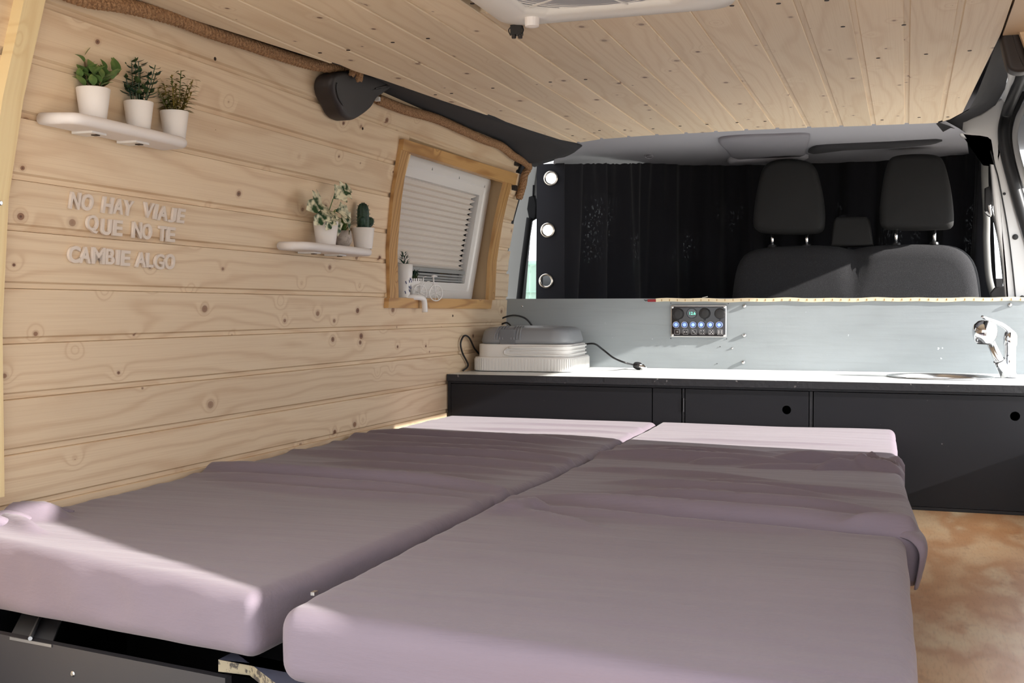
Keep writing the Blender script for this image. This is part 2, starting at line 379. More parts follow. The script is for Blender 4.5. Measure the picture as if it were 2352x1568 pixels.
def text_mesh(name, s, M4, m, parent=None, size=1., ext=.0, bev=0., fit=None, off=0.):
    cu = bpy.data.curves.new(name, 'FONT'); cu.body = s; cu.size = size; cu.extrude = ext; cu.bevel_depth = bev; cu.offset = off
    o = curve_mesh(name, cu, None, m, parent); me = o.data
    if fit:
        xs = [v.co.x for v in me.vertices]; ys = [v.co.y for v in me.vertices]; x0, x1, y0, y1 = min(xs), max(xs), min(ys), max(ys)
        for v in me.vertices: v.co.x = (v.co.x - (x0 + x1) / 2) * fit[0] / (x1 - x0); v.co.y = (v.co.y - (y0 + y1) / 2) * fit[1] / (y1 - y0)
    me.transform(M4); return o
XZ = Matrix(((1, 0, 0, 0), (0, 0, -1, 0), (0, 1, 0, 0), (0, 0, 0, 1)))      # a 2D (x, y) drawing stood up as (x, z), facing -Y
# ---------------------------------------------------------------- WALL LEFT
Y0, Y1 = .80, 3.90
g = G(); zz = [0.0, .75, .95, 1.1, 1.33, 1.46]
for a, b in zip(zz, zz[1:]):
    segs = [(Y0, Y1)] if (b <= .8 or a >= 1.2) else [(Y0, 2.86), (3.76, Y1)]
    for s0, s1 in segs: g.hexa([WP(s0, a, -.014), WP(s1, a, -.014), WP(s1, b, -.014), WP(s0, b, -.014)], [WP(s0, a, -.03), WP(s1, a, -.03), WP(s1, b, -.03), WP(s0, b, -.03)])
wall_left = struct(g.build('wall_left', 'felt'))
SEAM = [.19, .279, .368, .457, .546, .635, .724, .813, .905, .985, 1.080, 1.163, 1.247, 1.325]
def wall_plank(z0, z1, ya, yb):
    prof = [(-.0050, z0), (-.0050, z0 + .0080), (0, z0 + .0112), (0, (z0 + z1) / 2), (0, z1 - .0016), (-.004, z1 - .0006), (-.013, z1 - .0002), (-.013, z0)]
    n = len(prof); vs = [WP(y, z, o) for y in (ya, yb) for o, z in prof]
    fs = [(i, (i + 1) % n, (i + 1) % n + n, i + n)[::-1] for i in range(n)] + [tuple(range(n)), tuple(range(n, 2 * n))[::-1]]
    return mesh('plank', vs, fs, 'wall', wall_left)
for i, (z0, z1) in enumerate(zip(SEAM, SEAM[1:])):
    e = Y1 - [.0, .0, .0, .0, .0, .0, .0, .0, .015, .03, .05, .06, .14, .2][i]
    segs = [(Y0, 1.425), (1.425, e)]
    if z0 >= .80 and z1 <= 1.20: segs = [(Y0, 1.425), (1.425, 2.885), (3.735, e)]
    if abs(z0 - 1.163) < 1e-6: segs = [(Y0, 1.425), (1.425, 2.86), (3.755, e)]; wall_plank(1.222, z1, 2.861, 3.754)
    for a, b in segs: wall_plank(z0, z1, a + .0005, b - .0005)
for (u, v) in [(494, 135), (833, 295), (1040, 725), (1000, 0)][:3]:
    p = onW(u, v, .0005); G().lathe([(0.004, 0), (.003, .001)], p, 10, ax=(1, 0, 0)).build('screw', 'screw', wall_left)
# pine cover strip nailed over the plank joints, at the left of the picture
def wall_quad(name, px, off, thick, m, parent):
    q = [onW(u, v, off) for u, v in px]; nn = 6; g = G()
    for i in range(nn):
        f0, f1 = i / nn, (i + 1) / nn
        a, b, c, d = q[0].lerp(q[3], f0), q[1].lerp(q[2], f0), q[1].lerp(q[2], f1), q[0].lerp(q[3], f1)
        for p in (a, b, c, d): p.x = wx(p.z) + off
        g.hexa([a, b, c, d], [p - Vector((thick, 0, 0)) for p in (a, b, c, d)])
    return g.build(name, m, parent)
g = G()
zs = [.486, .6, .75, .85, .95, 1.03, 1.1, 1.2, 1.3]
for a, b in zip(zs, zs[1:]): g.hexa([WP(1.405, a, .02), WP(1.447, a, .02), WP(1.447, b, .02), WP(1.405, b, .02)], [WP(1.405, a, 0), WP(1.447, a, 0), WP(1.447, b, 0), WP(1.405, b, 0)])
post = g.build('cover_strip', 'post'); tag(post, 'upright pale pine cover strip nailed over the planks at the far left', 'wood strip')
for v in (466,):
    p = onW(2, v, .0205); G().lathe([(0.004, 0), (.003, .001)], p, 10, ax=(1, 0, 0)).build('nail', 'steel', post)
# ---------------------------------------------------------------- CEILING
def cleft(x): return interp(x, [-1.33, -1.285, -1.262, -1.224, -1.2, -1.17, -1.133, -1.107, -1.077, -1.042, -1.0], [1.2, 1.5, 1.64, 1.77, 1.93, 2.15, 2.384, 2.654, 2.88, 3.22, 3.517])
def cfront(x):
    f = interp(x, [-1.0, -.9, -.75, -.414, -.2, .075, .11, .14, .165], [3.52, 3.455, 3.43, 3.42, 3.435, 3.462, 3.40, 3.28, 2.35])
    return min(f, cleft(x)) if x < -1.0 else f
CZ = 1.30
g = G()
xs = [-1.32 + i * .02 for i in range(75)]
for a, b in zip(xs, xs[1:]):
    if b > .165: break
    ya, yb = cfront(a) - .004, cfront(b) - .004
    g.hexa([(a, .8, CZ + .012), (b, .8, CZ + .012), (b, yb, CZ + .012), (a, ya, CZ + .012)], [(a, .8, CZ + .02), (b, .8, CZ + .02), (b, yb, CZ + .02), (a, ya, CZ + .02)])
ceiling = struct(g.build('ceiling', 'felt'))
edges = [.079 + .0885 * k for k in range(-16, 2)] 
edges = [e for e in edges if e < .165] + [.165]
VENT = (-.68, -.265, 1.50, 1.955)
for a, b in zip(edges, edges[1:]):
    w_ = b - a; prof = [(a, .0035), (a + .010, .0035), (a + .012, 0), (a + w_ * .33, 0), (a + w_ * .66, 0), (b - .0012, 0), (b, .0015)]
    n = len(prof); j = R.uniform(-.003, .003)
    def strip(ylo, yhi):
        vs = [(x, ylo(x), CZ + h) for x, h in prof] + [(x, yhi(x) + j * (1 if yhi is cfront else 0), CZ + h) for x, h in prof]
        vs += [(x, y, CZ + .012) for x, y, _ in vs]
        fs = [(i, i + 1, i + 1 + n, i + n) for i in range(n - 1)] + [(i + 2 * n, i + 3 * n, i + 3 * n + 1, i + 2 * n + 1) for i in range(n - 1)]
        fs += [(i, i + 2 * n, i + 2 * n + 1, i + 1) for i in range(n - 1)] + [(i + n, i + n + 1, i + 3 * n + 1, i + 3 * n) for i in range(n - 1)]
        fs += [(0, n, 3 * n, 2 * n), (n - 1, 3 * n - 1, 4 * n - 1, 2 * n - 1)]
        mesh('plank', vs, fs, 'ceil', ceiling)
    if b > VENT[0] + .03 and a < VENT[1] - .03: strip(lambda x: VENT[3] - .03, cfront); strip(lambda x: .8, lambda x: VENT[2] + .03)
    else: strip(lambda x: .8, cfront)
screws = [(735, 122), (800, 116), (902, 98), (983, 89), (1000, 218), (1037, 215), (1132, 203), (1264, 189), (1345, 183), (2017, 134), (2127, 125), (2227, 117), (1255, 316), (1315, 312), (1377, 300), (1435, 299), (1500, 296), (1562, 290), (1624, 286), (1693, 282), (1757, 279), (2026, 276), (2111, 270), (2177, 269), (1788, 9), (1899, 2), (1681, 14), (1445, 37), (1415, 39), (1085, 9), (2076, 58), (1936, 62)]
for u, v in screws:
    p = onZ(u, v, CZ - .0008); G().lathe([(.0042, 0), (.0042, .001)], p, 8).build('screw', 'screw', ceiling)
# dark felt covered roof beam between the wall and the ceiling
def beam(name, pairs, m, sag=.0, parent=None):
    g = G(); rows = []
    for a, b in pairs:
        a, b = Vector(a), Vector(b); r = []
        for k in range(7):
            t = k / 6; p = a.lerp(b, t); r.append(p + Vector((-.6, 0, 1)).normalized() * math.sin(PI * t) * sag)
        rows.append(r)
    vs = [p for r in rows for p in r]; n = 7
    g.add(vs, [(i * n + j, (i + 1) * n + j, (i + 1) * n + j + 1, i * n + j + 1) for i in range(len(rows) - 1) for j in range(n - 1)])
    g.add([p + Vector((0, 0, .02)) for p in vs], [(i * n + j, i * n + j + 1, (i + 1) * n + j + 1, (i + 1) * n + j) for i in range(len(rows) - 1) for j in range(n - 1)])
    return g.build(name, m, parent, True)
def recess(name, rows, m):
    g = G(); n = len(rows[0]); vs = [Vector(p) for r in rows for p in r]
    g.add(vs, [(i * n + j, (i + 1) * n + j, (i + 1) * n + j + 1, i * n + j + 1) for i in range(len(rows) - 1) for j in range(n - 1)])
    o = g.build(name, m, None, True); md = o.modifiers.new('s', 'SOLIDIFY'); md.thickness = .004; md.offset = 0; return o
def brow(y, xc, k):                                     # k: how far the padded beam bulges below the ceiling edge
    return [(xc - .001, y, 1.304), (xc - (xc + 1.28) * .25, y, 1.325 - .012 * k), (xc - (xc + 1.28) * .5, y, 1.345 - .028 * k), (xc - (xc + 1.28) * .75, y, 1.350 - .030 * k), (-1.262, y, 1.345 - .022 * k), (-1.280, y, 1.32)]
tr1 = struct(recess('trim_1', [brow(.8, -1.31, 0), brow(1.6, -1.262, 0), brow(1.77, -1.224, 0), brow(1.93, -1.2, 0), brow(2.15, -1.17, 0), brow(2.38, -1.133, .3), brow(2.65, -1.107, .9), brow(2.88, -1.077, 1), brow(3.22, -1.042, 1), brow(3.52, -1.0, 1), [(-1.02, 3.7, 1.32), (-1.06, 3.7, 1.30), (-1.12, 3.7, 1.285), (-1.19, 3.72, 1.275), (-1.24, 3.78, 1.280), (-1.265, 3.80, 1.285)],
    [(-1.10, 4.0, 1.36), (-1.13, 4.0, 1.34), (-1.17, 4.0, 1.325), (-1.21, 4.0, 1.315), (-1.25, 4.0, 1.305), (-1.28, 4.0, 1.295)]], 'felt'))
# ---------------------------------------------------------------- shell of the van outside the frame: roof, right side with its sliding-door opening
g = G(); g.box((-1.33, .75, 1.46), (.40, 1.53, 1.49)); g.box((-1.33, 1.93, 1.46), (.40, 5.4, 1.49)); g.box((-1.33, 1.53, 1.46), (-.65, 1.93, 1.49)); g.box((-.29, 1.53, 1.46), (.40, 1.93, 1.49))
roof = struct(g.build('trim_2', 'headliner'))
g = G()
g.box((.36, 2.70, .0), (.40, 5.4, .42)); g.box((.36, 2.6, 1.182), (.40, 4.05, 1.46)); g.box((.38, 4.05, 1.19), (.40, 5.4, 1.46)); g.box((.34, .80, 1.185), (.40, 2.7, 1.30))  # out of view; low sill and rear cant rail added to block sun
def wr(q): g.hexa([(.37, y, z) for y, z in q], [(.40, y, z) for y, z in q])
wr([(.775, 0), (2.70, 0), (2.70, .62), (.775, .62)]); wr([(.775, .62), (2.70, .62), (2.70, 1.46), (1.514, 1.46)])  # rear edge slanted to shape the sun patch on the near mattress
wall_right = struct(g.build('wall_right', 'white_metal'))
g = G(); g.box((.17, .8, 1.305), (.37, 2.42, 1.32)); g.box((.33, .95 + .4, 1.18), (.345, 2.42, 1.32)); g.build('plank', 'wall', wall_right)
g = G(); g.hexa([(-1.3, .75, 1.46), (.40, .75, 1.46), (.40, -.35, 1.78), (-1.3, -.35, 1.78)][::-1], [(-1.3, .75, 1.49), (.40, .75, 1.49), (.40, -.35, 1.81), (-1.3, -.35, 1.81)][::-1])
struct(g.build('door_1', 'white_metal'))
g = G(); g.box((-30, -30, -.45), (30, 40, -.40)); struct(g.build('ground', 'ground'))
g = G(); g.box((-1.40, .80, -.02), (.40, 5.3, 0)); struct(g.build('floor', 'felt'))
g = G(); g.box((-1.40, 3.92, -.3), (-1.37, 5.3, .80)); g.box((.37, 4.06, -.3), (.40, 5.3, .78)); g.box((-1.37, 5.3, -.3), (.37, 5.33, .85)); dd_ = struct(g.build('door_2', 'white_metal')); G().box((-1.375, 4.34, .79), (-1.355, 4.75, .935)).build('grommet_backing', 'rubber', dd_)  # last box: black block added to darken the view through the lowest grommet
# ---------------------------------------------------------------- BED: two folding mattresses, each of three cushions
def axis_samples(L, r, n):
    e = [0, .12, .28, .5, .75, 1.]; a = [r * q for q in e]; b = [L - r * q for q in reversed(e)]
    m = [r + (L - 2 * r) * i / n for i in range(1, n)]; return a + m + b
def cushion(name, c4, zb, h, r, ridges, parent, m='fabric', seed=0, n=56, amp=.0016, side=.002):
    P_ = [Vector(c) for c in c4]; W = ((P_[1] - P_[0]).length + (P_[2] - P_[3]).length) / 2; D = ((P_[3] - P_[0]).length + (P_[2] - P_[1]).length) / 2
    ax, ay, az = axis_samples(W, r, n), axis_samples(D, r, 120), axis_samples(h, min(r, h / 2 - .002), 3)
    az = sorted(set(round(q, 5) for q in az)); idx = {}; vs = []; fs = []
    nx, ny, nz = len(ax), len(ay), len(az)
    def V(i, j, k):
        if (i, j, k) in idx: return idx[i, j, k]
        p = Vector((ax[i], ay[j], az[k])); rz = min(r, h / 2 - .002)
        inn = Vector((max(r, min(W - r, p.x)), max(r, min(D - r, p.y)), max(rz, min(h - rz, p.z)))); d = p - inn; 
        nrm = Vector((d.x / r, d.y / r, d.z / rz)); 
        if nrm.length > 1e-6: nrm.normalize()
        q = inn + Vector((nrm.x * r, nrm.y * r, nrm.z * rz))
        s, t = q.x / W, q.y / D
        xy = (P_[0] * (1 - s) + P_[1] * s) * (1 - t) + (P_[3] * (1 - s) + P_[2] * s) * t
        up = max(0, nrm.z); z0 = zb[0] * (1 - s) + zb[1] * s if t < .5 else max(zb[0], zb[1]); z0 = z0 + (max(zb) - z0) * min(1, t * 2.6)
        z1 = max(zb) + h; f = q.z / h; z = z0 + (z1 - z0) * f
        dz = 0
        for (cx_, cy_, sl, ln, wd, hh) in ridges:
            yy = xy.y - cy_ - sl * (xy.x - cx_) - .012 * math.sin((xy.x - cx_) * 9 + cx_ * 7); win = math.exp(-((xy.x - cx_) / ln) ** 4)
            dz += 1.7 * hh * win * math.exp(-(yy / (wd * (1.3 if yy < 0 else .55))) ** 2)
        dz += amp * (noise.noise(Vector((xy.x * 2.2 + seed, xy.y * 17 + xy.x * 2, seed))) + .6 * noise.noise(Vector((xy.x * 5 + seed, xy.y * 42, seed + 4))))
        dz += .004 * noise.noise(Vector((xy.x * 2.5, xy.y * 3, seed + 9)))
        z += dz * up
        sd_ = side * noise.noise(Vector((xy.x * 14 + seed, xy.y * 9, z * 22))) * (1 - up)
        v = Vector((xy.x + nrm.x * sd_, xy.y + nrm.y * sd_, z)); vs.append(v); idx[i, j, k] = len(vs) - 1; return len(vs) - 1
    for i in range(nx - 1):
        for j in range(ny - 1):
            fs.append((V(i, j, nz - 1), V(i + 1, j, nz - 1), V(i + 1, j + 1, nz - 1), V(i, j + 1, nz - 1))); fs.append((V(i, j, 0), V(i, j + 1, 0), V(i + 1, j + 1, 0), V(i + 1, j, 0)))
    for k in range(nz - 1):
        for i in range(nx - 1):
            fs.append((V(i, 0, k), V(i + 1, 0, k), V(i + 1, 0, k + 1), V(i, 0, k + 1))); fs.append((V(i, ny - 1, k), V(i, ny - 1, k + 1), V(i + 1, ny - 1, k + 1), V(i + 1, ny - 1, k)))
        for j in range(ny - 1):
            fs.append((V(0, j, k), V(0, j, k + 1), V(0, j + 1, k + 1), V(0, j + 1, k))); fs.append((V(nx - 1, j, k), V(nx - 1, j + 1, k), V(nx - 1, j + 1, k + 1), V(nx - 1, j, k + 1)))
    return mesh(name, vs, fs, m, parent, True)
XM = -.672
ml = empty('mattress', (-1.0, 2.3, .372)); tag(ml, 'mauve covered folding mattress along the pine plank wall', 'mattress', 'mauve bed mattresses')
mr = empty('mattress', (-.35, 2.3, .372)); tag(mr, 'mauve covered folding mattress on the right, beside the bare plywood', 'mattress', 'mauve bed mattresses')
ml['group'] = mr['group'] = 'mauve bed mattresses'
def sub(o, root): o.parent = root; o.matrix_parent_inverse = Matrix.Translation(root.location).inverted(); return o
H = .078
c = cushion('cushion', [(-1.345, 1.345, 0), (XM - .035, 1.15, 0), (XM, 1.905, 0), (-1.352, 1.985, 0)], (.338, .372), H, .022,
    [(-1.0, 1.92, -.08, .33, .02, .010), (-.95, 1.85, -.10, .28, .016, .006), (-1.3, 1.47, .5, .05, .018, .016), (-1.27, 1.41, -.3, .06, .012, .010)], None, seed=1, side=.006); sub(c, ml)
c = cushion('cushion', [(-1.352, 1.965, 0), (XM, 1.88, 0), (XM + .005, 2.62, 0), (-1.352, 2.72, 0)], (.372, .372), H, .019,
    [(-1.05, 1.985, -.10, .36, .018, .017), (-1.0, 2.30, -.12, .35, .016, .010), (-.95, 2.40, -.12, .30, .014, .012), (-1.0, 2.50, -.12, .32, .014, .010), (-1.1, 2.63, -.12, .3, .016, .010), (-.95, 2.2, -.1, .2, .014, .008), (-.90, 2.11, -.1, .15, .012, .005)], None, seed=2); sub(c, ml)
c = cushion('cushion', [(-1.352, 2.72, 0), (XM + .005, 2.60, 0), (XM - .012, 3.325, 0), (-1.345, 3.325, 0)], (.372, .372), H, .022,
    [(-1.05, 2.715, -.10, .30, .018, .014), (-.95, 2.82, -.06, .3, .016, .006), (-.9, 2.98, -.03, .25, .014, .004), (-.9, 3.12, -.03, .25, .014, .004)], None, seed=3); sub(c, ml)
XR = .004
c = cushion('cushion', [(XM + .020, 1.105, 0), (XR + .012, 1.0, 0), (XR, 1.78, 0), (XM + .006, 1.83, 0)], (.368, .368), H + .004, .024,
    [(-.60, 1.77, .8, .04, .025, .010), (-.52, 1.72, -.5, .08, .02, .006), (-.35, 1.77, -.10, .28, .018, .006)], None, seed=4); sub(c, mr)
c = cushion('cushion', [(XM + .005, 1.845, 0), (XR + .022, 1.765, 0), (XR - .012, 2.555, 0), (XM + .010, 2.515, 0)], (.372, .372), H, .019,
    [(-.3, 1.85, -.13, .3, .02, .014), (-.25, 1.97, -.14, .22, .015, .012), (-.32, 2.10, -.12, .2, .015, .010), (-.20, 2.15, -.1, .2, .012, .008), (-.45, 2.27, -.08, .2, .014, .007), (-.45, 2.50, -.02, .25, .018, .014), (-.03, 1.80, .1, .06, .02, .012)], None, seed=5); sub(c, mr)
c = cushion('cushion', [(XM + .010, 2.54, 0), (XR - .015, 2.60, 0), (XR - .03, 3.325, 0), (XM - .008, 3.325, 0)], (.372, .372), H, .018,
    [(-.3, 2.575, .03, .34, .018, .012), (-.45, 2.67, -.02, .2, .014, .007), (-.15, 2.72, .05, .15, .012, .005), (-.3, 2.9, 0, .25, .014, .003)], None, seed=6); sub(c, mr)
# loose folded edge of the cover hanging at the right-hand side
def cloth(name, rows, m, parent, thick=.0025):
    rows = [smooth_pts(r, 6) for r in rows]; cols = list(zip(*rows)); cols = [smooth_pts(cc, 6) for cc in cols]; n = len(cols[0]); g = G()
    vs = [p for cc in cols for p in cc]; g.add(vs, [(i * n + j, i * n + j + 1, (i + 1) * n + j + 1, (i + 1) * n + j) for i in range(len(cols) - 1) for j in range(n - 1)])
    o = g.build(name, m, None, True); md = o.modifiers.new('s', 'SOLIDIFY'); md.thickness = thick; sub(o, parent); return o
cloth('cover_flap', [[(-.05, 2.15, .444), (-.02, 2.15, .4485), (.004, 2.15, .444), (.010, 2.15, .425), (.008, 2.15, .39)],
    [(-.05, 2.00, .444), (-.015, 2.00, .4510), (.010, 2.00, .446), (.018, 2.0, .428), (.012, 2.0, .385)],
    [(-.05, 1.90, .445), (-.01, 1.89, .4530), (.014, 1.88, .449), (.024, 1.88, .430), (.016, 1.88, .38)],
    [(-.06, 1.83, .446), (-.01, 1.82, .4570), (.018, 1.80, .453), (.032, 1.79, .434), (.022, 1.80, .378)],
    [(-.06, 1.80, .446), (-.01, 1.785, .454), (.017, 1.765, .450), (.031, 1.755, .430), (.020, 1.765, .375)],
    [(-.055, 1.79, .442), (-.01, 1.775, .446), (.012, 1.755, .442), (.022, 1.745, .422), (.016, 1.75, .375)]], 'fabric', mr)
g = G(); nx, ny = 70, 50
FR = [(-.30, 2.485, .06, .16, .020, .012), (-.13, 2.52, .16, .12, .016, .022), (-.06, 2.475, -.55, .05, .012, .022), (-.035, 2.50, -1.2, .035, .010, .020), (-.12, 2.46, .55, .05, .012, .014), (-.20, 2.44, .10, .12, .014, .010), (-.02, 2.56, -.8, .03, .014, .012)]
vs = []
for i in range(nx + 1):
    for j in range(ny + 1):
        x = -.46 + .460 * i / nx; y = 2.37 + .22 * j / ny; z = 0
        for (cx_, cy_, sl, ln, wd, hh) in FR: yy = y - cy_ - sl * (x - cx_) - .010 * math.sin((x - cx_) * 14); z += hh * math.exp(-((x - cx_) / ln) ** 4) * math.exp(-(yy / wd) ** 2)
        z = min(z, .034) * min(1, j / 6) * min(1, (ny - j) / 6) * min(1, i / 8); e_ = max(0, (x + .018) / .026); vs.append((x, y, .4515 + z - (1 - min(1, z / .006)) * .006 - .030 * e_ ** 2))
g.add(vs, [(i * (ny + 1) + j, (i + 1) * (ny + 1) + j, (i + 1) * (ny + 1) + j + 1, i * (ny + 1) + j + 1) for i in range(nx) for j in range(ny)])
sub(g.build('cover_fold', 'fabric', smooth=True), mr)
# zip pull between the mattresses
p = onZ(722, 1335, .45); g = G(); g.box((p.x - .0025, p.y - .005, .434), (p.x + .0025, p.y + .005, .438)); sub(g.build('zip_pull', 'steel'), ml)
# cover bunched up in the near left corner against the wall
g = G()
for k, (x, y) in enumerate(((-1.322, 1.385), (-1.326, 1.43), (-1.318, 1.475), (-1.330, 1.52))):
    pts = smooth_pts([(x - .012, y - .012, .385 + .02 * k), (x - .004, y - .016, .425), (x + .004, y - .010, .452), (x + .022, y + .004, .458 - .003 * k), (x + .05, y + .02, .449)], 6); g.tube(pts, [.004 + .011 * math.sin(PI * min(1, i / (len(pts) - 1) * 1.05)) ** .7 if i < len(pts) - 1 else .003 for i in range(len(pts))], 12)
sub(g.build('cover_bunch', 'fabric', smooth=True), ml)
# support under the mattresses
g = G(); g.box((-1.345, 1.845, .350), (-.02, 3.325, .371)); g.box((-.035, 1.15, .231), (-.02, 3.325, .350)); g.box((-.66, 1.22, .350), (-.02, 1.845, .366))
bb = g.build('bed', 'black'); tag(bb, 'black board bed platform carrying the two mauve mattresses', 'bed')
a = [onZ(538, 1490, .352), onZ(640, 1568, .352), onZ(648, 1600, .352)]
sh = [Vector((p.x, p.y)) for p in a] + [Vector((-.04, a[2].y - .02)), Vector((-.04, 1.215)), Vector((a[0].x, 1.215))]
g = G(); n = len(sh); g.add([(p.x, p.y, .349) for p in sh] + [(p.x, p.y, .334) for p in sh], [tuple(range(n)), tuple(range(n, 2 * n))[::-1]]); b1 = g
g2 = G(); g2.add([(p.x, p.y, .349) for p in sh] + [(p.x, p.y, .334) for p in sh], [(i, i + n, (i + 1) % n + n, (i + 1) % n) for i in range(n)])
b1 = b1.build('bed_board', 'board_top'); b1 = tag(b1, 'slate blue board with a chipped raw edge under the near mattress corner', 'board'); g2.build('raw_edge', 'board_edge', b1)
# seat box with its lid up at the bottom left
a, b, c_ = onZ(-40, 1448, .318), onZ(517, 1557, .318), onZ(600, 1500, .318)
d = (b - a); d.z = 0; dn = d.normalized(); nb = Vector((-dn.y, dn.x, 0)); e = (c_ - b).normalized(); e.z = 0
aw = a + dn * max(0, (-1.335 - a.x) / dn.x) if a.x < -1.335 else a - dn * ((a.x + 1.335) / dn.x)
sb = empty('storage_box', ((a + b) / 2).to_tuple()); sb.location.z = 0; tag(sb, 'open dark storage box under the near end of the left mattress', 'storage box')
def panel(p, q, nrm, th, z0, z1, name, m, parent):
    g = G(); g.hexa([(p.x, p.y, z0), (q.x, q.y, z0), (q.x, q.y, z1), (p.x, p.y, z1)], [(p.x + nrm.x * th, p.y + nrm.y * th, z0), (q.x + nrm.x * th, q.y + nrm.y * th, z0), (q.x + nrm.x * th, q.y + nrm.y * th, z1), (p.x + nrm.x * th, p.y + nrm.y * th, z1)])
    return sub(g.build(name, m), parent)
panel(aw, b, nb, .012, .02, .318, 'front_panel', 'drawer_front', sb)
panel(b + e * .012, b + e * .33, Vector((e.y, -e.x, 0)) * -1, .012, .02, .316, 'side_panel', 'black', sb)
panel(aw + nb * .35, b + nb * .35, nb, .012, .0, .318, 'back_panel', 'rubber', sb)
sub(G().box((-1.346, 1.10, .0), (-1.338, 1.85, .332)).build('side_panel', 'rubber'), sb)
p = onY(185, 1515, a.lerp(b, .4).y); q = a.lerp(b, (185 + 40) / 557.); sc_ = G().lathe([(.004, 0), (.0025, .0015)], (q.x - nb.x * .0005, q.y - nb.y * .0005, q.z - .035), 12, ax=-nb).build('screw', 'steel'); sub(sc_, sb)
q0, q1, q2, q3 = onZ(22, 1462, .318), onZ(118, 1480, .318), onZ(150, 1400, .300), onZ(62, 1385, .300)
g = G(); g.hexa([q0, q1, q2, q3], [q + Vector((0, 0, -.004)) for q in (q0, q1, q2, q3)]); m1 = (q0.lerp(q1, .5), q3.lerp(q2, .5)); sub(g.build('hinge_plate', 'bracket_metal'), sb)
g = G().tube([m1[0] + Vector((0, 0, .003)), m1[1] + Vector((0, 0, .003))], .003); sub(g.build('hinge_rib', 'bracket_metal'), sb)
# ---------------------------------------------------------------- plywood top at the right
g = G(); g.box((-.35, .6, .212), (.365, 3.333, .23)); ply = g.build('plywood_sheet', 'ply'); tag(ply, 'bare varnished plywood sheet at the lower right beside the bed', 'plywood')
recenter(ply)
g = G(); g.box((-.1, .65, .002), (.32, 3.3, .211)); tag(g.build('plinth_box', 'black'), 'closed dark box carrying the plywood sheet', 'box')
# ---------------------------------------------------------------- KITCHEN UNIT
YF, ZT = 3.335, .578
ku = empty('kitchen_cabinet', (-.5, 3.4, 0)); tag(ku, 'long black painted low cabinet with doors under the pale worktop', 'cabinet')
g = G(); g.box((-1.348, YF + .016, .0), (.36, 3.895, .03)); g.box((-1.348, YF + .016, .03), (-1.333, 3.895, .553)); g.box((.345, YF + .016, .03), (.36, 3.895, .553)); g.box((-.712, YF + .016, .03), (-.700, 3.895, .553)); g.box((-.262, YF + .016, .03), (-.250, 3.895, .553)); g.box((-1.333, 3.885, .03), (.345, 3.895, .553))
sub(g.build('carcass', 'black'), ku)
g = G(); g.box((-1.350, YF - .001, .20), (-1.341, YF + .016, .555)); g.box((-1.341, YF, .549), (.36, YF + .016, .555)); sub(g.build('frame', 'black'), ku)
def door(x0, x1, z0, z1, holes, name='door', m='black'):
    o = plate(name, [(x0, z0), (x1, z0), (x1, z1), (x0, z1)], holes, .015, Matrix.Translation((0, YF + .0075, 0)) @ XZ, m, None); return sub(o, ku)
door(-1.340, -.7055, .20, .547, []); door(-.7025, -.6185, .20, .547, [], 'fixed_panel'); door(-.6065, -.2580, .20, .547, [(-.3185, .494, .0125)]); door(-.2440, .358, .24, .547, [(.2765, .494, .0125)])
for q in (((-.6155, YF + .002, .20), (-.6095, YF + .016, .547)), ((-.255, YF + .001, .20), (-.247, YF + .016, .547)), ((-.247, YF + .001, .2305), (.358, YF + .016, .2385))): sub(G().box(*q).build('divider', 'black_edge'), ku)
for z in (.30, .50):
    g = G().tube([(-.6125, YF + .001, z - .02), (-.6125, YF + .001, z + .02)], .003); sub(g.build('hinge', 'black_edge'), ku)
wt = plate('worktop', [(-1.352, -3.898), (.362, -3.898), (.362, -3.330), (-1.352, -3.330)], [(.095, -3.655, .140)], .019, Matrix(((1, 0, 0, 0), (0, -1, 0, 0), (0, 0, 1, ZT - .0105), (0, 0, 0, 1))), 'white_top', None, seg=48)
for p in wt.data.polygons: p.flip()
tag(wt, 'pale painted worktop with a black front edge across the van', 'worktop'); recenter(wt)
g = G(); g.box((-1.352, 3.3275, ZT - .022), (.362, 3.3325, ZT - .0012)); sub(g.build('edge_band', 'black_edge'), wt)
# grey splashback / partition
pt = empty('partition_panel', (-.5, 3.91, ZT)); tag(pt, 'blue grey painted partition board standing behind the worktop', 'partition')
g = G(); g.box((-1.353, 3.90, .30), (.362, 3.918, .8155)); sub(g.build('board', 'grey_paint'), pt)
def bolt(x, z, r=.0065, l=.007): 
    g = G().lathe([(r, 0), (r, l * .4), (r * .8, l * .75), (r * .4, l), (0.0001, l)], (x, 3.9, z), 14, ax=(0, -1, 0), cap=False); return sub(g.build('bolt', 'steel', smooth=True), pt)
for x, z in ((-.512, .789), (-.512, .691), (-.515, .601), (.305, .792)): bolt(x, z)
for x, z in ((-1.294, .789), (-.552, .648)): bolt(x, z, .0035, .003)
for u, v in ((1541, 696), (1673, 697), (1541, 777), (1669, 778), (1654, 796), (1647, 835)):
    p = onY(u, v, 3.8995); g = G().lathe([(.0016, 0), (.0016, .0008)], p, 8, ax=(0, -1, 0)); sub(g.build('screw_hole', 'rubber'), pt)
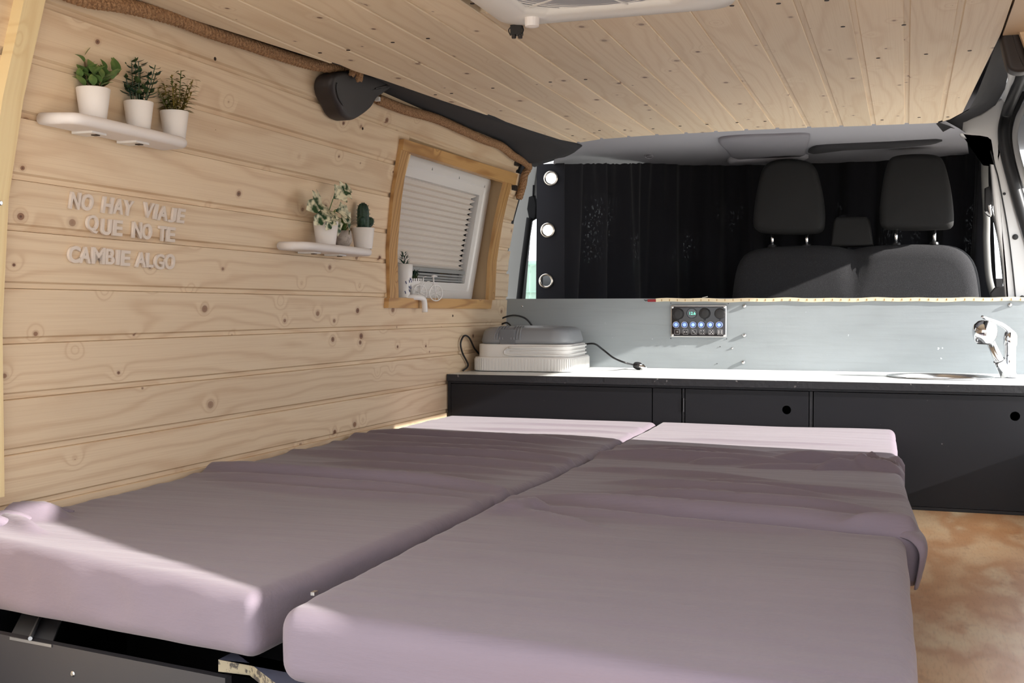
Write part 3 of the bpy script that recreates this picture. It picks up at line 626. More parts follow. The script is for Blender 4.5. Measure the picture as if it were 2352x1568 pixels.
# LED strip along the top
ls = empty('light_strip', (-.2, 3.895, .808)); tag(ls, 'unlit cream light strip with a red end stuck along the partition top', 'light strip')
g = G(); n = 60; x0 = -.812; pts = [(x0 + (.36 - x0) * i / n, 3.8965, .809 + .0012 * math.sin(i * .9) + .001 * math.sin(i * .37)) for i in range(n + 1)]
for a, b in zip(pts, pts[1:]): g.hexa([(a[0], 3.8955, a[2] - .0055), (b[0], 3.8955, b[2] - .0055), (b[0], 3.8955, b[2] + .0065), (a[0], 3.8955, a[2] + .0065)], [(a[0], 3.8995, a[2] - .0055), (b[0], 3.8995, b[2] - .0055), (b[0], 3.8995, b[2] + .0065), (a[0], 3.8995, a[2] + .0065)])
sub(g.build('tape', 'led'), ls)
g = G(); x = x0 + .02
while x < .355: g.box((x, 3.8948, .806), (x + .0022, 3.8956, .8125)); x += .0268
o = sub(g.build('contact_pads', 'led_pad'), ls); o['kind'] = 'stuff'
g = G(); g.box((x0 - .028, 3.895, .804), (x0 + .001, 3.8995, .8125)); sub(g.build('end_tape', 'red'), ls)
g = G().tube([(x0 - .028, 3.897, .809), (x0 - .035, 3.896, .8075), (x0 - .040, 3.897, .811)], .0012, 6); sub(g.build('wire', 'rubber'), ls)
p = onY(1622, 683, 3.91); g = G().tube([(p.x - .012, 3.90, .817), (p.x + .006, 3.905, .8215)], .0015, 6); tag(recenter(g.build('cable_tie', 'white')), 'small pale tie sticking up behind the light strip', 'cable tie')
# switch panel
sp = empty('switch_panel', (-.6645, 3.896, .69)); tag(sp, 'black switch panel with six blue lit buttons on the grey partition', 'switch panel')
sx0, sx1, sz0, sz1 = -.757, -.572, .686, .790; SW, SH = sx1 - sx0, sz1 - sz0
def spx(u, v): return Vector((sx0 + SW * (u - 215) / (2010 - 215), 3.888, sz1 - SH * (v - 165) / (1220 - 165)))
def smap(cx_, cz_, y): return lambda a, b, t: Vector((cx_ + a, y - t, cz_ + b))
o = puff('base', round_rect(SW + .004, SH + .004, .004), smap((sx0 + sx1) / 2, (sz0 + sz1) / 2, 3.9), .009, .0015, 'steel'); sub(o, sp)
o = puff('face_plate', round_rect(SW - .003, SH - .003, .003), smap((sx0 + sx1) / 2, (sz0 + sz1) / 2, 3.892), .0025, .0005, 'panel_black'); sub(o, sp)
YP = 3.8893
for u, v in ((262, 212), (1962, 218), (268, 1165), (1965, 1172)):
    p = spx(u, v); g = G().lathe([(.0042, 0), (.0040, .002), (.002, .003)], (p.x, YP, p.z), 14, ax=(0, -1, 0)); sub(g.build('screw', 'steel', smooth=False), sp)
for i, (u, v, r) in enumerate(((440, 440, .019), (900, 420, .0175), (1320, 420, .018), (1820, 430, .0175))):
    p = spx(u, v); c0 = (p.x, YP, p.z)
    if i == 1:
        g = G().lathe([(r, 0), (r, .004), (r * .93, .005), (r * .9, .0035)], c0, 32, ax=(0, -1, 0)); o = sub(g.build('voltmeter', 'glass'), sp); plab(o, 'round voltmeter window')
        text_mesh('digits', '12.6', Matrix.Translation((p.x + .003, YP - .0042, p.z)) @ XZ, 'digits', o, fit=(.020, .0095), ext=.0002)
    else:
        g = G().lathe([(r, 0), (r, .005), (r * .88, .009 if i != 3 else .012), (r * .5, .010 if i != 3 else .0125)], c0, 32, ax=(0, -1, 0)); o = sub(g.build('socket_cap', 'plastic_black', smooth=False), sp)
        g = G().torus((p.x, YP - .006, p.z), r * .97, .0013, ax=(0, 1, 0)); sub(g.build('cap_ring', 'plastic_black', smooth=True), sp)
        g = G().box((p.x - .003, YP - .004, p.z - r - .006), (p.x + .003, YP, p.z - r + .002)); sub(g.build('cap_strap', 'plastic_black'), sp)
DOT = {1: [(0, 0)], 2: [(-1, 0), (1, 0)], 3: [(-1, 1), (0, 0), (1, -1)], 4: [(-1, 1), (1, 1), (-1, -1), (1, -1)], 5: [(-1, 1), (1, 1), (0, 0), (-1, -1), (1, -1)], 6: [(-1, 1), (-1, 0), (-1, -1), (1, 1), (1, 0), (1, -1)]}
for i, u in enumerate((385, 665, 945, 1215, 1510, 1795)):
    p = spx(u, 810); g = G().lathe([(.0110, 0), (.0110, .010), (.0095, .0115), (.0092, .0100), (.0070, .0095)], (p.x + .001, YP, p.z), 24, ax=(0, -1, 0)); o = sub(g.build('push_button', 'blue_button'), sp)
    g = G().lathe([(.0062, 0), (.0055, .0015), (.0001, .0018)], (p.x + .001, YP - .0095, p.z), 20, ax=(0, -1, 0)); l_ = g.build('button_light', 'button_lit'); l_.parent = o
    g = G().torus((p.x + .001, YP - .0108, p.z), .0104, .0009, ax=(0, 1, 0), n=24, m=6); l_ = g.build('chrome_rim', 'chrome', smooth=True); l_.parent = o
    p = spx(u + 30, 1060); g = G(); s_ = .0085
    for a, b in (((-s_, -s_), (s_, -s_ + .0005)), ((-s_, s_ - .0005), (s_, s_)), ((-s_, -s_), (-s_ + .0005, s_)), ((s_ - .0005, -s_), (s_, s_))): g.box((p.x + a[0], YP - .0012, p.z + a[1]), (p.x + b[0], YP - .0006, p.z + b[1]))
    for a, b in DOT[i + 1]: g.lathe([(.0016, 0), (.0016, .0006)], (p.x + a * .0038, YP - .0007, p.z + b * .0042), 10, ax=(0, -1, 0))
    sub(g.build('number_mark', 'ink'), sp)
# ---------------------------------------------------------------- sink and tap
C0 = Vector((.095, 3.655, ZT)); sk = empty('sink', (C0.x, C0.y, .46)); tag(sk, 'round stainless steel sink set into the right end of the worktop', 'sink')
g = G().lathe([(.150, 0.0005), (.151, .002), (.146, .0035), (.140, .003), (.136, .001), (.134, -.01), (.130, -.09), (.11, -.115), (.02, -.12), (.001, -.12)], C0, 56, cap=False); sub(g.build('bowl', 'steel', smooth=True), sk)
g = G().torus((C0.x, C0.y, ZT - .117), .022, .004); sub(g.build('drain', 'chrome', smooth=True), sk)
tp = empty('tap', (.288, 3.68, ZT)); tag(tp, 'chrome mixer tap with a ball shaped spray head beside the sink', 'tap')
bx, by = .290, 3.69
g = G().lathe([(.024, 0), (.024, .006), (.018, .010), (.0165, .015), (.0165, .09), (.019, .094), (.019, .115), (.016, .130), (.008, .136), (.001, .137)], (bx, by, ZT + .0015), 28, cap=False); sub(g.build('body', 'chrome', smooth=True), tp)
a = onY(2255, 727, 3.62); b = onY(2300, 745, 3.66); c_ = Vector((bx + .004, by, ZT + .130))
g = G().tube(smooth_pts([c_ + Vector((.004, 0, -.012)), c_, b, a], 6), [.013 - .009 * i / 18 for i in range(19)], 10); sub(g.build('lever', 'chrome', smooth=True), tp)
hd = onY(2262, 762, 3.62)
g = G().lathe([(.018, -.034), (.026, -.030), (.033, -.012), (.035, .004), (.031, .020), (.020, .031), (.0005, .036)], hd, 28, ax=(.05, 0, 1), cap=False); h_ = sub(g.build('spray_head', 'chrome', smooth=True), tp)
g = G().lathe([(.0195, -.036), (.0195, -.032), (.0125, -.034), (.001, -.033)], hd, 24, ax=(.05, 0, 1)); o = g.build('nozzle', 'plastic_black', smooth=False); o.parent = h_
f0 = Vector((bx - .012, by - .02, ZT + .008)); f1 = hd + Vector((.012, .01, -.018))
g = G().tube([f0, f0.lerp(f1, .35), f0.lerp(f1, .38), f0.lerp(f1, .42), f1], [.016, .0155, .0175, .0135, .012], 16); sub(g.build('spout', 'chrome', smooth=True), tp)
g = G().torus(f0.lerp(f1, .40), .0155, .0012, ax=f1 - f0); sub(g.build('spout_ring', 'plastic_black', smooth=True), tp)
# ---------------------------------------------------------------- cool box on the worktop
cb = empty('cool_box', (-1.185, 3.66, ZT)); tag(cb, 'white cool box with a grey lid on the left end of the worktop', 'cool box')
ZX, ZY = -1.178, 3.665; rotc = math.radians(4)
def cmap(z0, taper=0.): 
    def f(a, b, t):
        x, y = a * math.cos(rotc) - b * math.sin(rotc), a * math.sin(rotc) + b * math.cos(rotc); return Vector((ZX + x, ZY + y, z0 + t))
    return f
o = puff('base', round_rect(.332, .315, .045, 8), cmap(ZT + .001), .046, .004, 'white'); sub(o, cb)
pl = round_rect(.334, .317, .045, 10); P2 = []
for i in range(len(pl)):
    a, b = pl[i], pl[(i + 1) % len(pl)]; L = (b - a).length; k = max(1, int(L / .0105))
    P2 += [(a.lerp(b, j / k), (b - a).normalized()) for j in range(k)]
fm = cmap(ZT + .004); g = G()
for p, t in P2:
    nn = Vector((t.y, -t.x)); q = [p - t * .0025, p + t * .0025]
    g.hexa([fm(*(q[0] + nn * .0014), 0), fm(*(q[1] + nn * .0014), 0), fm(*(q[1] + nn * .0014), .037), fm(*(q[0] + nn * .0014), .037)], [fm(*(q[0] - nn * .002), 0), fm(*(q[1] - nn * .002), 0), fm(*(q[1] - nn * .002), .037), fm(*(q[0] - nn * .002), .037)])
o = sub(g.build('ribs', 'white'), cb); o['kind'] = 'stuff'
o = puff('upper_shell', round_rect(.312, .296, .05, 8), cmap(ZT + .045), .043, .004, 'white'); sub(o, cb)
def lk(t): return 1 - .11 * max(0, (t - .006) / .05) ** 2.4
def lidmap(a, b, t):
    k = lk(t); x, y = a * k, b * k; return cmap(ZT + .086)(x, y, t)
o = puff('lid', round_rect(.304, .288, .06, 10), lidmap, .056, .014, 'lid_grey', steps=6, bulge=.005); sub(o, cb)
g = G(); 
for xs_ in ([-.095 + i * .0095 for i in range(4)], [-.038 + i * .0095 for i in range(4)]):
    for x in xs_:
        pts = [cmap(ZT + .086)(x * lk(t), -.1450 * lk(t) + .5 * max(0, t - .040), t + .0005) for t in (.016, .026, .036, .044)] + [cmap(ZT + .086)(x * .9, -.1285, .0525), cmap(ZT + .086)(x * .87, -.117, .0572), cmap(ZT + .086)(x * .84, -.098, .0590)]; g.tube(smooth_pts(pts, 3), .0022, 6)
o = sub(g.build('vent_ridge', 'lid_grey', smooth=True), cb); o['kind'] = 'stuff'
for name, x0_, x1_, y0_, y1_, zt in (('lid_panel', -.067, -.047, -.146, -.09, .05), ('latch', .052, .098, -.098, .02, .0585)):
    fm2 = cmap(ZT + .086); cx_, cy_ = (x0_ + x1_) / 2, (y0_ + y1_) / 2
    if name == 'latch': o = puff(name, round_rect(x1_ - x0_, y1_ - y0_, .012), lambda a, b, t: fm2(cx_ + a, cy_ + b, zt - .012 + t), .013, .004, 'lid_grey')
    else: o = puff(name, round_rect(.052, .05, .006), lambda a, b, t: fm2(-.058 + .008 + a, -.1415 - t, .026 + b), .004, .001, 'lid_dark')
    sub(o, cb)
hp = [cmap(ZT + .066)(*p) for p in ((-.045, -.1515, .011), (-.058, -.149, .0), (-.045, -.1515, -.012), (.06, -.1515, -.012), (.122, -.146, -.012), (.153, -.112, -.011), (.1592, -.05, -.010), (.1592, .10, -.010))]
g = G().tube(smooth_pts(hp, 6), .0035, 8)
hp2 = [cmap(ZT + .066)(*p) for p in ((-.045, -.1515, .011), (.06, -.1515, .013), (.122, -.146, .013), (.153, -.112, .014), (.1592, -.05, .014), (.1592, .10, .014))]; g.tube(smooth_pts(hp2, 6), .0035, 8)
hp3 = [cmap(ZT + .066)(*p) for p in ((-.04, -.1515, .0), (.06, -.1515, .001), (.122, -.146, .001), (.153, -.112, .002), (.1592, -.05, .002), (.1592, .10, .002))]; g.tube(smooth_pts(hp3, 6), .0025, 8)
sub(g.build('handle', 'white', smooth=True), cb)
# cables
def cable(pts, r, label, cat='cable', extra=None):
    g = G().tube(smooth_pts(pts, 8), r, 7); o = g.build('cable', 'rubber', smooth=True); tag(o, label, cat); return o
ck = [onY(1335, 792, 3.86), onY(1364, 789, 3.82), onY(1385, 803, 3.73), onY(1410, 822, 3.70), onY(1440, 834, 3.68), onZ(1460, 838, ZT + .012)]
c1 = cable(ck, .0032, 'thin black cable running right from the cool box to a plug')
p = onZ(1466, 840, ZT + .012); g = G().lathe([(.011, -.014), (.013, -.006), (.013, .006), (.009, .012)], p, 16, ax=(1, -.6, -.15)); o = g.build('plug', 'plastic_black'); o.parent = c1
g = G().lathe([(.009, .012), (.0095, .022), (.004, .030), (.003, .036)], p, 16, ax=(1, -.6, -.15)); o = g.build('plug_tip', 'chrome'); o.parent = c1
cable([onY(1138, 752, 3.86), onY(1150, 733, 3.86), onY(1178, 724, 3.86), onY(1205, 730, 3.87), onY(1222, 748, 3.88), onY(1228, 765, 3.88)], .003, 'thin black cable arching up behind the cool box')
cable([onY(1150, 745, 3.87), onY(1165, 741, 3.86), onY(1176, 752, 3.85)], .003, 'short stub of black cable just above the back left of the lid')
cable([Vector((-1.345, 3.45, ZT + .004)), onX(1075, 838, -1.347), onX(1062, 810, -1.347), onX(1058, 788, -1.346), onX(1066, 771, -1.345), onX(1078, 776, -1.344), onX(1090, 800, -1.344), Vector((-1.343, 3.60, ZT + .05))], .003, 'looped black cable against the planks left of the cool box')
# ---------------------------------------------------------------- headliner, curtain, bench
g = G(); nx, ny = 24, 12; vs = []
for j in range(ny + 1):
    for i in range(nx + 1):
        y = 3.46 + 1.9 * j / ny; xl = interp(y, [3.46, 3.6, 4.05, 5.4], [-1.0, -1.06, -1.235, -1.27]); xr = interp(y, [3.46, 3.9, 5.4], [.085, .17, .26]); x = xl + (xr - xl) * i / nx
        z = 1.313 + .063 * j / ny; e_ = max(0, (xl + .12 - x) / .12); z -= .035 * e_ ** 2 * min(1, j / 3); z += .01 * math.sin(j / ny * PI); vs.append((x, y, z))
g.add(vs, [(j * (nx + 1) + i, j * (nx + 1) + i + 1, (j + 1) * (nx + 1) + i + 1, (j + 1) * (nx + 1) + i)[::-1] for j in range(ny) for i in range(nx)])
hl = struct(g.build('trim_3', 'headliner', smooth=True))
# overhead console tray: a slab with its recess shade painted darker grey, and a painted dark slot
def quadslab(name, px, Y, th, r, m, parent=None, seg=0):
    pts = [onY(u, v, Y) for u, v in px]; out = [Vector((p.x, p.z)) for p in pts]
    area = sum(out[i].x * out[(i + 1) % len(out)].y - out[(i + 1) % len(out)].x * out[i].y for i in range(len(out)))
    if area < 0: out = out[::-1]
    if seg: out = [Vector((p.x, p.y)) for p in smooth_pts([Vector((p.x, p.y, 0)) for p in out], seg, True)]
    return puff(name, out, lambda a, b, t: Vector((a, Y + th - t, b)), th, r, m, parent)
def onHL(u, v, dz=0.):
    y = 4.2
    for _ in range(12): z = 1.313 + .063 * (y - 3.46) / 1.9 + .01 * math.sin((y - 3.46) / 1.9 * PI) + dz; p = onZ(u, v, z); y = max(3.46, min(5.36, p.y))
    return p
def hlslab(name, px, m, dz=-.006, seg=4):
    P_ = [onHL(u, v, dz) for u, v in px]; P_ = smooth_pts(P_, seg, True); n = len(P_); c = sum(P_, Vector()) / n
    inner = [c + (p - c) * .93 + Vector((0, 0, -.006)) for p in P_]; vs = [p + Vector((0, 0, .012)) for p in P_] + P_ + inner + [c + Vector((0, 0, -.006))]
    fs = [(k * n + i, k * n + (i + 1) % n, (k + 1) * n + (i + 1) % n, (k + 1) * n + i) for k in (0, 1) for i in range(n)] + [(2 * n + i, 2 * n + (i + 1) % n, 3 * n) for i in range(n)]
    return mesh(name, vs, fs, m, hl, True)
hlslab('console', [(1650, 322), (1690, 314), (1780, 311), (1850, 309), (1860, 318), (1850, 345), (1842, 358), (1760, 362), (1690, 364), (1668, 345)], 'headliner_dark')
hlslab('console_lip', [(1676, 368), (1760, 363), (1846, 360), (1846, 366), (1760, 371), (1684, 376)], 'headliner', -.012, 2)
hlslab('shadow_slot', [(1856, 350), (1866, 340), (1900, 335), (2040, 329), (2150, 323), (2150, 328), (2040, 337), (1900, 344), (1872, 350)], 'felt', -.006, 2)  # shade of the slot drawn as a dark felt slab
p = onY(1490, 345, 4.2); g = G().torus((p.x, 4.2, 1.342), .014, .003, ax=(0, .5, 1)); g.lathe([(.010, 0), (.010, .004)], (p.x, 4.2, 1.34), 14); g.build('ceiling_clip', 'headliner_dark', hl, smooth=True)
# curtain
cpath = smooth_pts([(-1.30, 4.05, 0), (-1.20, 4.06, 0), (-1.13, 4.16, 0), (-1.03, 4.42, 0), (-.86, 4.66, 0), (-.6, 4.78, 0), (-.3, 4.82, 0), (0, 4.80, 0), (.19, 4.70, 0), (.288, 4.52, 0)], 44)
L = [0]
for a, b in zip(cpath, cpath[1:]): L.append(L[-1] + (b - a).length)
def ctop(p):
    d = p - CAM; F2 = Vector((-math.sin(YAW), math.cos(YAW), 0)); dep = d.x * F2.x + d.y * F2.y; u = CX + FPX * (d.x * math.cos(YAW) + d.y * math.sin(YAW)) / dep
    v = interp(u, [1235, 1300, 1440, 1600, 1700, 1800, 1900, 2060, 2200, 2270], [375, 378, 379, 371, 362, 354, 343, 327, 318, 313]); return .78 + (709 - v) / FPX * dep
g = G(); rows = 26; vs = []; 
def pleat(s, f): # s arc length, f height fraction from the top
    k = min(1, max(0, (s - .12) / .1)); ph = s * 95 + 1.5 * math.sin(s * 6) + 2.2 * noise.noise(Vector((s * 3, f * 1.2, 0)))
    amp = (.010 + .036 * f) * (.6 + .8 * noise.noise(Vector((s * 4, 2, 0))) + .4)
    return k * (math.sin(ph) * .006 * (1 - f) * 1.2 + amp * math.sin(s * 38 + 3 * f * noise.noise(Vector((s * 2.2, 5, 0))) + 2 * math.sin(s * 5)))
i0 = next(i for i, l in enumerate(L) if l > .115)
for i in range(i0, len(cpath)):
    p = cpath[i]; t = (cpath[min(i + 1, len(cpath) - 1)] - cpath[i - 1]).normalized(); nn = Vector((t.y, -t.x, 0)); zt = ctop(p)
    sc1 = .004 * abs(math.sin(L[i] * 110)) * min(1, max(0, (L[i] - .15) / .1))
    for j in range(rows + 1):
        f = j / rows; q = p + nn * pleat(L[i], f); q.z = (zt + sc1) + (.62 - zt) * f; vs.append(q)
n = rows + 1; k = len(cpath) - i0
g.add(vs, [(i * n + j, i * n + j + 1, (i + 1) * n + j + 1, (i + 1) * n + j) for i in range(k - 1) for j in range(rows)])
cu_ = empty('curtain', (-.5, 4.7, .62)); tag(cu_, 'black pleated cab curtain with three metal grommets at its left edge', 'curtain')
sub(g.build('fabric', 'curtain', smooth=True), cu_)
gh = [(-1.234, 1.257), (-1.246, 1.068), (-1.252, .882)]
o = plate('eyelet_strip', [(-1.292, .62), (-1.183, .62), (-1.183, 1.310), (-1.288, 1.310)], [(x, z, .020) for x, z in gh], .003, Matrix.Translation((0, 4.052, 0)) @ XZ, 'curtain'); sub(o, cu_)
for x, z in gh:
    g = G().torus((x, 4.049, z), .0235, .0045, ax=(0, 1, 0), n=40, m=10); sub(g.build('grommet', 'ring', smooth=True), cu_)
# bench seat backs with headrests
bs = empty('bench_seat', (-.2, 4.35, .3)); tag(bs, 'double bench seat back in charcoal cloth seen over the partition', 'seat')
bp = [(1672, 760), (1678, 690), (1684, 640), (1694, 603), (1716, 578), (1760, 567), (1820, 563), (1880, 562), (1925, 565), (1955, 572), (1985, 566), (2040, 561), (2120, 560), (2180, 562), (2214, 574), (2238, 600), (2250, 640), (2256, 700), (2258, 760)]
pts = [onY(u, v, 4.33) for u, v in bp]; out = [Vector((p.x, p.z)) for p in pts]; out = [Vector((p.x, p.y)) for p in smooth_pts([Vector((p.x, p.y, 0)) for p in out], 4)]
out = out[::-1]; base = [Vector((out[-1].x, .45)), Vector((out[0].x, .45))]; out = out + [base[0], base[1]]
def seatmap(a, b, t):
    y = 4.47 - t; 
    if t > .08: y += .018 * math.exp(-((a + .178) / .035) ** 2) * max(0, min(1, (b - .85) / .1))
    return Vector((a, y, b))
ar = sum(out[i].x * out[(i + 1) % len(out)].y - out[(i + 1) % len(out)].x * out[i].y for i in range(len(out)))
if ar < 0: out = out[::-1]
o = puff('backrest', out, seatmap, .15, .05, 'seat', steps=6, bulge=.006, soft=110); sub(o, bs)
def headrest(px, posts, Y=4.36):
    pts = [onY(u, v, Y) for u, v in px]; out = [Vector((p.x, p.z)) for p in smooth_pts([Vector((p.x, 0, p.z)) for p in pts], 5, True)]
    ar = sum(out[i].x * out[(i + 1) % len(out)].y - out[(i + 1) % len(out)].x * out[i].y for i in range(len(out)))
    if ar < 0: out = out[::-1]
    h = empty('headrest', (0, 0, 0)); c = sum(out, Vector((0, 0))) / len(out); h.location = (c.x, Y, min(p.y for p in out))
    o = puff('pad', out, lambda a, b, t: Vector((a, Y + .055 - t + .03 * (b - c.y), b)), .11, .024, 'seat_vinyl', steps=6, bulge=.008, soft=80); sub(o, h)
    for u, v0, v1 in posts:
        a, b = onY(u, v0, Y + .01), onY(u, v1, Y + .01); g = G().tube([a + Vector((0, 0, .02)), b - Vector((0, 0, .02))], .0065, 12); sub(g.build('post', 'chrome', smooth=True), h)
        g = G().lathe([(.017, 0), (.015, .008), (.009, .010)], (b.x, Y + .01, 1.008), 16); sub(g.build('guide_sleeve', 'plastic_black'), h)
    return h
h = headrest([(1775, 372), (1815, 367), (1852, 372), (1872, 385), (1884, 420), (1893, 470), (1894, 515), (1886, 532), (1860, 537), (1815, 538), (1765, 536), (1740, 530), (1733, 512), (1736, 470), (1745, 420), (1755, 388)], [(1774, 536, 562), (1853, 536, 562)]); tag(h, 'left charcoal headrest on two chrome posts', 'headrest', 'bench headrests')
h = headrest([(2055, 361), (2100, 356), (2145, 358), (2165, 370), (2178, 410), (2187, 460), (2190, 505), (2184, 524), (2150, 528), (2105, 529), (2055, 528), (2030, 524), (2021, 508), (2023, 460), (2030, 410), (2040, 375)], [(2058, 528, 556), (2146, 528, 556)]); tag(h, 'right charcoal headrest on two chrome posts', 'headrest', 'bench headrests')
o = quadslab('headrest', [(1914, 506), (1922, 498), (1990, 496), (1997, 505), (2005, 562), (1908, 566)], 4.36, .12, .012, 'seat_vinyl'); tag(o, 'low grey block headrest between the two tall headrests', 'headrest'); recenter(o)
# ---------------------------------------------------------------- WINDOW in the left wall
def wbox(y0, y1, z0, z1, off, th, name, m, parent, nn=4):
    g = G()
    for i in range(nn):
        a, b = z0 + (z1 - z0) * i / nn, z0 + (z1 - z0) * (i + 1) / nn
        g.hexa([WP(y0, a, off), WP(y1, a, off), WP(y1, b, off), WP(y0, b, off)], [WP(y0, a, off - th), WP(y1, a, off - th), WP(y1, b, off - th), WP(y0, b, off - th)])
    return g.build(name, m, parent)
RC = -.052
win = struct(wbox(2.84, 3.78, .77, 1.24, RC - .035, .004, 'window_1', 'window_dark', None, 8))
o = wall_quad('trim_strip', [(907, 690), (917, 690), (941, 345), (929, 325)], .012, .012, 'oak_v', win)
o = wall_quad('trim_strip', [(896, 690), (916, 690), (940, 345), (925, 322)], .010, .010, 'oak_v', win); 
bpy.data.objects.remove(win.children[0])
wall_quad('trim_strip', [(892, 707), (1128, 709), (1131, 688), (894, 684)], .014, .020, 'oak_h', win)
wall_quad('trim_strip', [(925, 344), (1184, 425), (1190, 400), (928, 319)], .014, .020, 'oak_h', win)
wall_quad('trim_strip', [(1122, 689), (1137, 689), (1176, 420), (1162, 418)], .011, .011, 'oak_v', win)
# reveal boards round the opening
def reveal(pts_front, pts_back, name='reveal_board'):
    g = G(); q = pts_front + pts_back[::-1]; c = sum(q, Vector()) / 4; n = (q[1] - q[0]).cross(q[3] - q[0]).normalized() * .004; g.hexa(q, [p + n for p in q]); return g.build(name, 'reveal', win)
zb_, zt_ = .806, 1.228
n = 5
for i in range(1):
    g = G()
    zs = [zb_ + (zt_ - zb_) * k / 6 for k in range(7)]
    for a, b in zip(zs, zs[1:]): g.hexa([WP(3.725, a, .0), WP(3.725, b, .0), WP(3.725, b, RC - .03), WP(3.725, a, RC - .03)], [WP(3.734, a, .0), WP(3.734, b, .0), WP(3.734, b, RC - .03), WP(3.734, a, RC - .03)])
    g.build('reveal_board', 'reveal', win)
    g = G()
    for a, b in zip(zs, zs[1:]): g.hexa([WP(2.895, a, .0), WP(2.895, b, .0), WP(2.895, b, RC - .03), WP(2.895, a, RC - .03)], [WP(2.886, a, .0), WP(2.886, b, .0), WP(2.886, b, RC - .03), WP(2.886, a, RC - .03)])
    g.build('reveal_board', 'reveal', win)
g = G(); g.hexa([WP(2.89, zb_ - .004, 0), WP(3.73, zb_ - .004, 0), WP(3.73, zb_ - .004, RC - .03), WP(2.89, zb_ - .004, RC - .03)], [WP(2.89, zb_ - .014, 0), WP(3.73, zb_ - .014, 0), WP(3.73, zb_ - .014, RC - .03), WP(2.89, zb_ - .014, RC - .03)]); g.build('sill_board', 'oak_h', win)
g = G(); g.hexa([WP(2.86, zt_ + .003, 0), WP(3.73, zt_ + .003, 0), WP(3.73, zt_ + .003, RC - .03), WP(2.86, zt_ + .003, RC - .03)], [WP(2.86, zt_ + .012, 0), WP(3.73, zt_ + .012, 0), WP(3.73, zt_ + .012, RC - .03), WP(2.86, zt_ + .012, RC - .03)]); g.build('reveal_board', 'reveal', win)
# white frame with rounded corners: ring between outer and inner outlines
a_ = onW(1130, 425, RC); b_ = onW(1085, 686, RC)
FY0, FY1, FZ0, FZ1 = 2.90, (a_.y + b_.y) / 2, zb_ - .004, 1.216
def ringframe(name, y0, y1, z0, z1, iy0, iy1, iz0, iz1, off, th, r, ir, m, parent, lip=.004):
    def rr(y0, y1, z0, z1, r): return [Vector((p.x + (y0 + y1) / 2, p.y + (z0 + z1) / 2)) for p in round_rect(y1 - y0, z1 - z0, r, 6)]
    O, I = rr(y0, y1, z0, z1, r), rr(iy0, iy1, iz0, iz1, ir); n = len(O); lay = []
    cO = [O[i].lerp(I[i], .06) for i in range(n)]; mid = [O[i].lerp(I[i], .55) for i in range(n)]; mid2 = [O[i].lerp(I[i], .62) for i in range(n)]
    for pl, o in ((O, off - th), (O, off - .002), (cO, off), (mid, off), (mid2, off - lip), (I, off - lip - .001), (I, off - th)): lay.append([WP(p.x, p.y, o) for p in pl])
    k = len(lay); vs = [v for l in lay for v in l]
    return mesh(name, vs, [(i * n + j, i * n + (j + 1) % n, (i + 1) * n + (j + 1) % n, (i + 1) * n + j) for i in range(k - 1) for j in range(n)], m, parent)
c1_, c2_, c3_ = onW(1110, 446, RC), onW(1066, 651, RC), onW(940, 410, RC)
IY1, IZ1, IZ0 = (c1_.y + c2_.y) / 2, c1_.z, c2_.z
fr = ringframe('window_frame', FY0, FY1, FZ0, FZ1, FY0 + .05, IY1, IZ0, IZ1, RC, .03, .03, .008, 'white', win)
for u, v in ((993, 388), (1055, 408), (1113, 428)):
    p = onW(u, v, RC + .0005); g = G().box((p.x - .001, p.y - .001, p.z - .004), (p.x + .001, p.y + .001, p.z + .004)); g.build('frame_clip', 'blind_rail', fr)
# pleated blind
g = G(); NP = 15; bz0 = IZ0 + .042; bz1 = IZ1 - .002; yA, yB = FY0 + .055, IY1 - .003; pts = []
for i in range(2 * NP + 1):
    z = bz1 + (bz0 - bz1) * i / (2 * NP); pts.append((z, -.008 if i % 2 else -.020))
for (za, oa), (zb2, ob) in zip(pts, pts[1:]):
    ya_, yb_ = (yB - (.012 if oa > -.01 else .030)), (yB - (.012 if ob > -.01 else .030))
    g.add([WP(yA, za, RC + oa), WP(ya_, za, RC + oa), WP(yb_, zb2, RC + ob), WP(yA, zb2, RC + ob)], [(0, 1, 2, 3)])
bl = g.build('pleated_blind', 'blind', win)
wbox(yA, yB + .002, bz0 - .012, bz0, RC - .006, .014, 'blind_rail', 'blind_rail', win, 1)
for i in range(4): wbox(yA, yB + .001, bz0 - .022 - .0085 * i, bz0 - .0155 - .0085 * i, RC - .012 - .003 * (i % 2), .006, 'shutter_slat', 'blind_rail', win, 1)
wbox(yA, yB + .003, IZ1 - .005, IZ1 + .001, RC - .004, .014, 'blind_cassette', 'white', win, 1)
wbox(FY0 + .01, FY1 - .01, IZ0 - .01, IZ1 + .01, RC - .028, .003, 'pane', 'glass', win, 5)
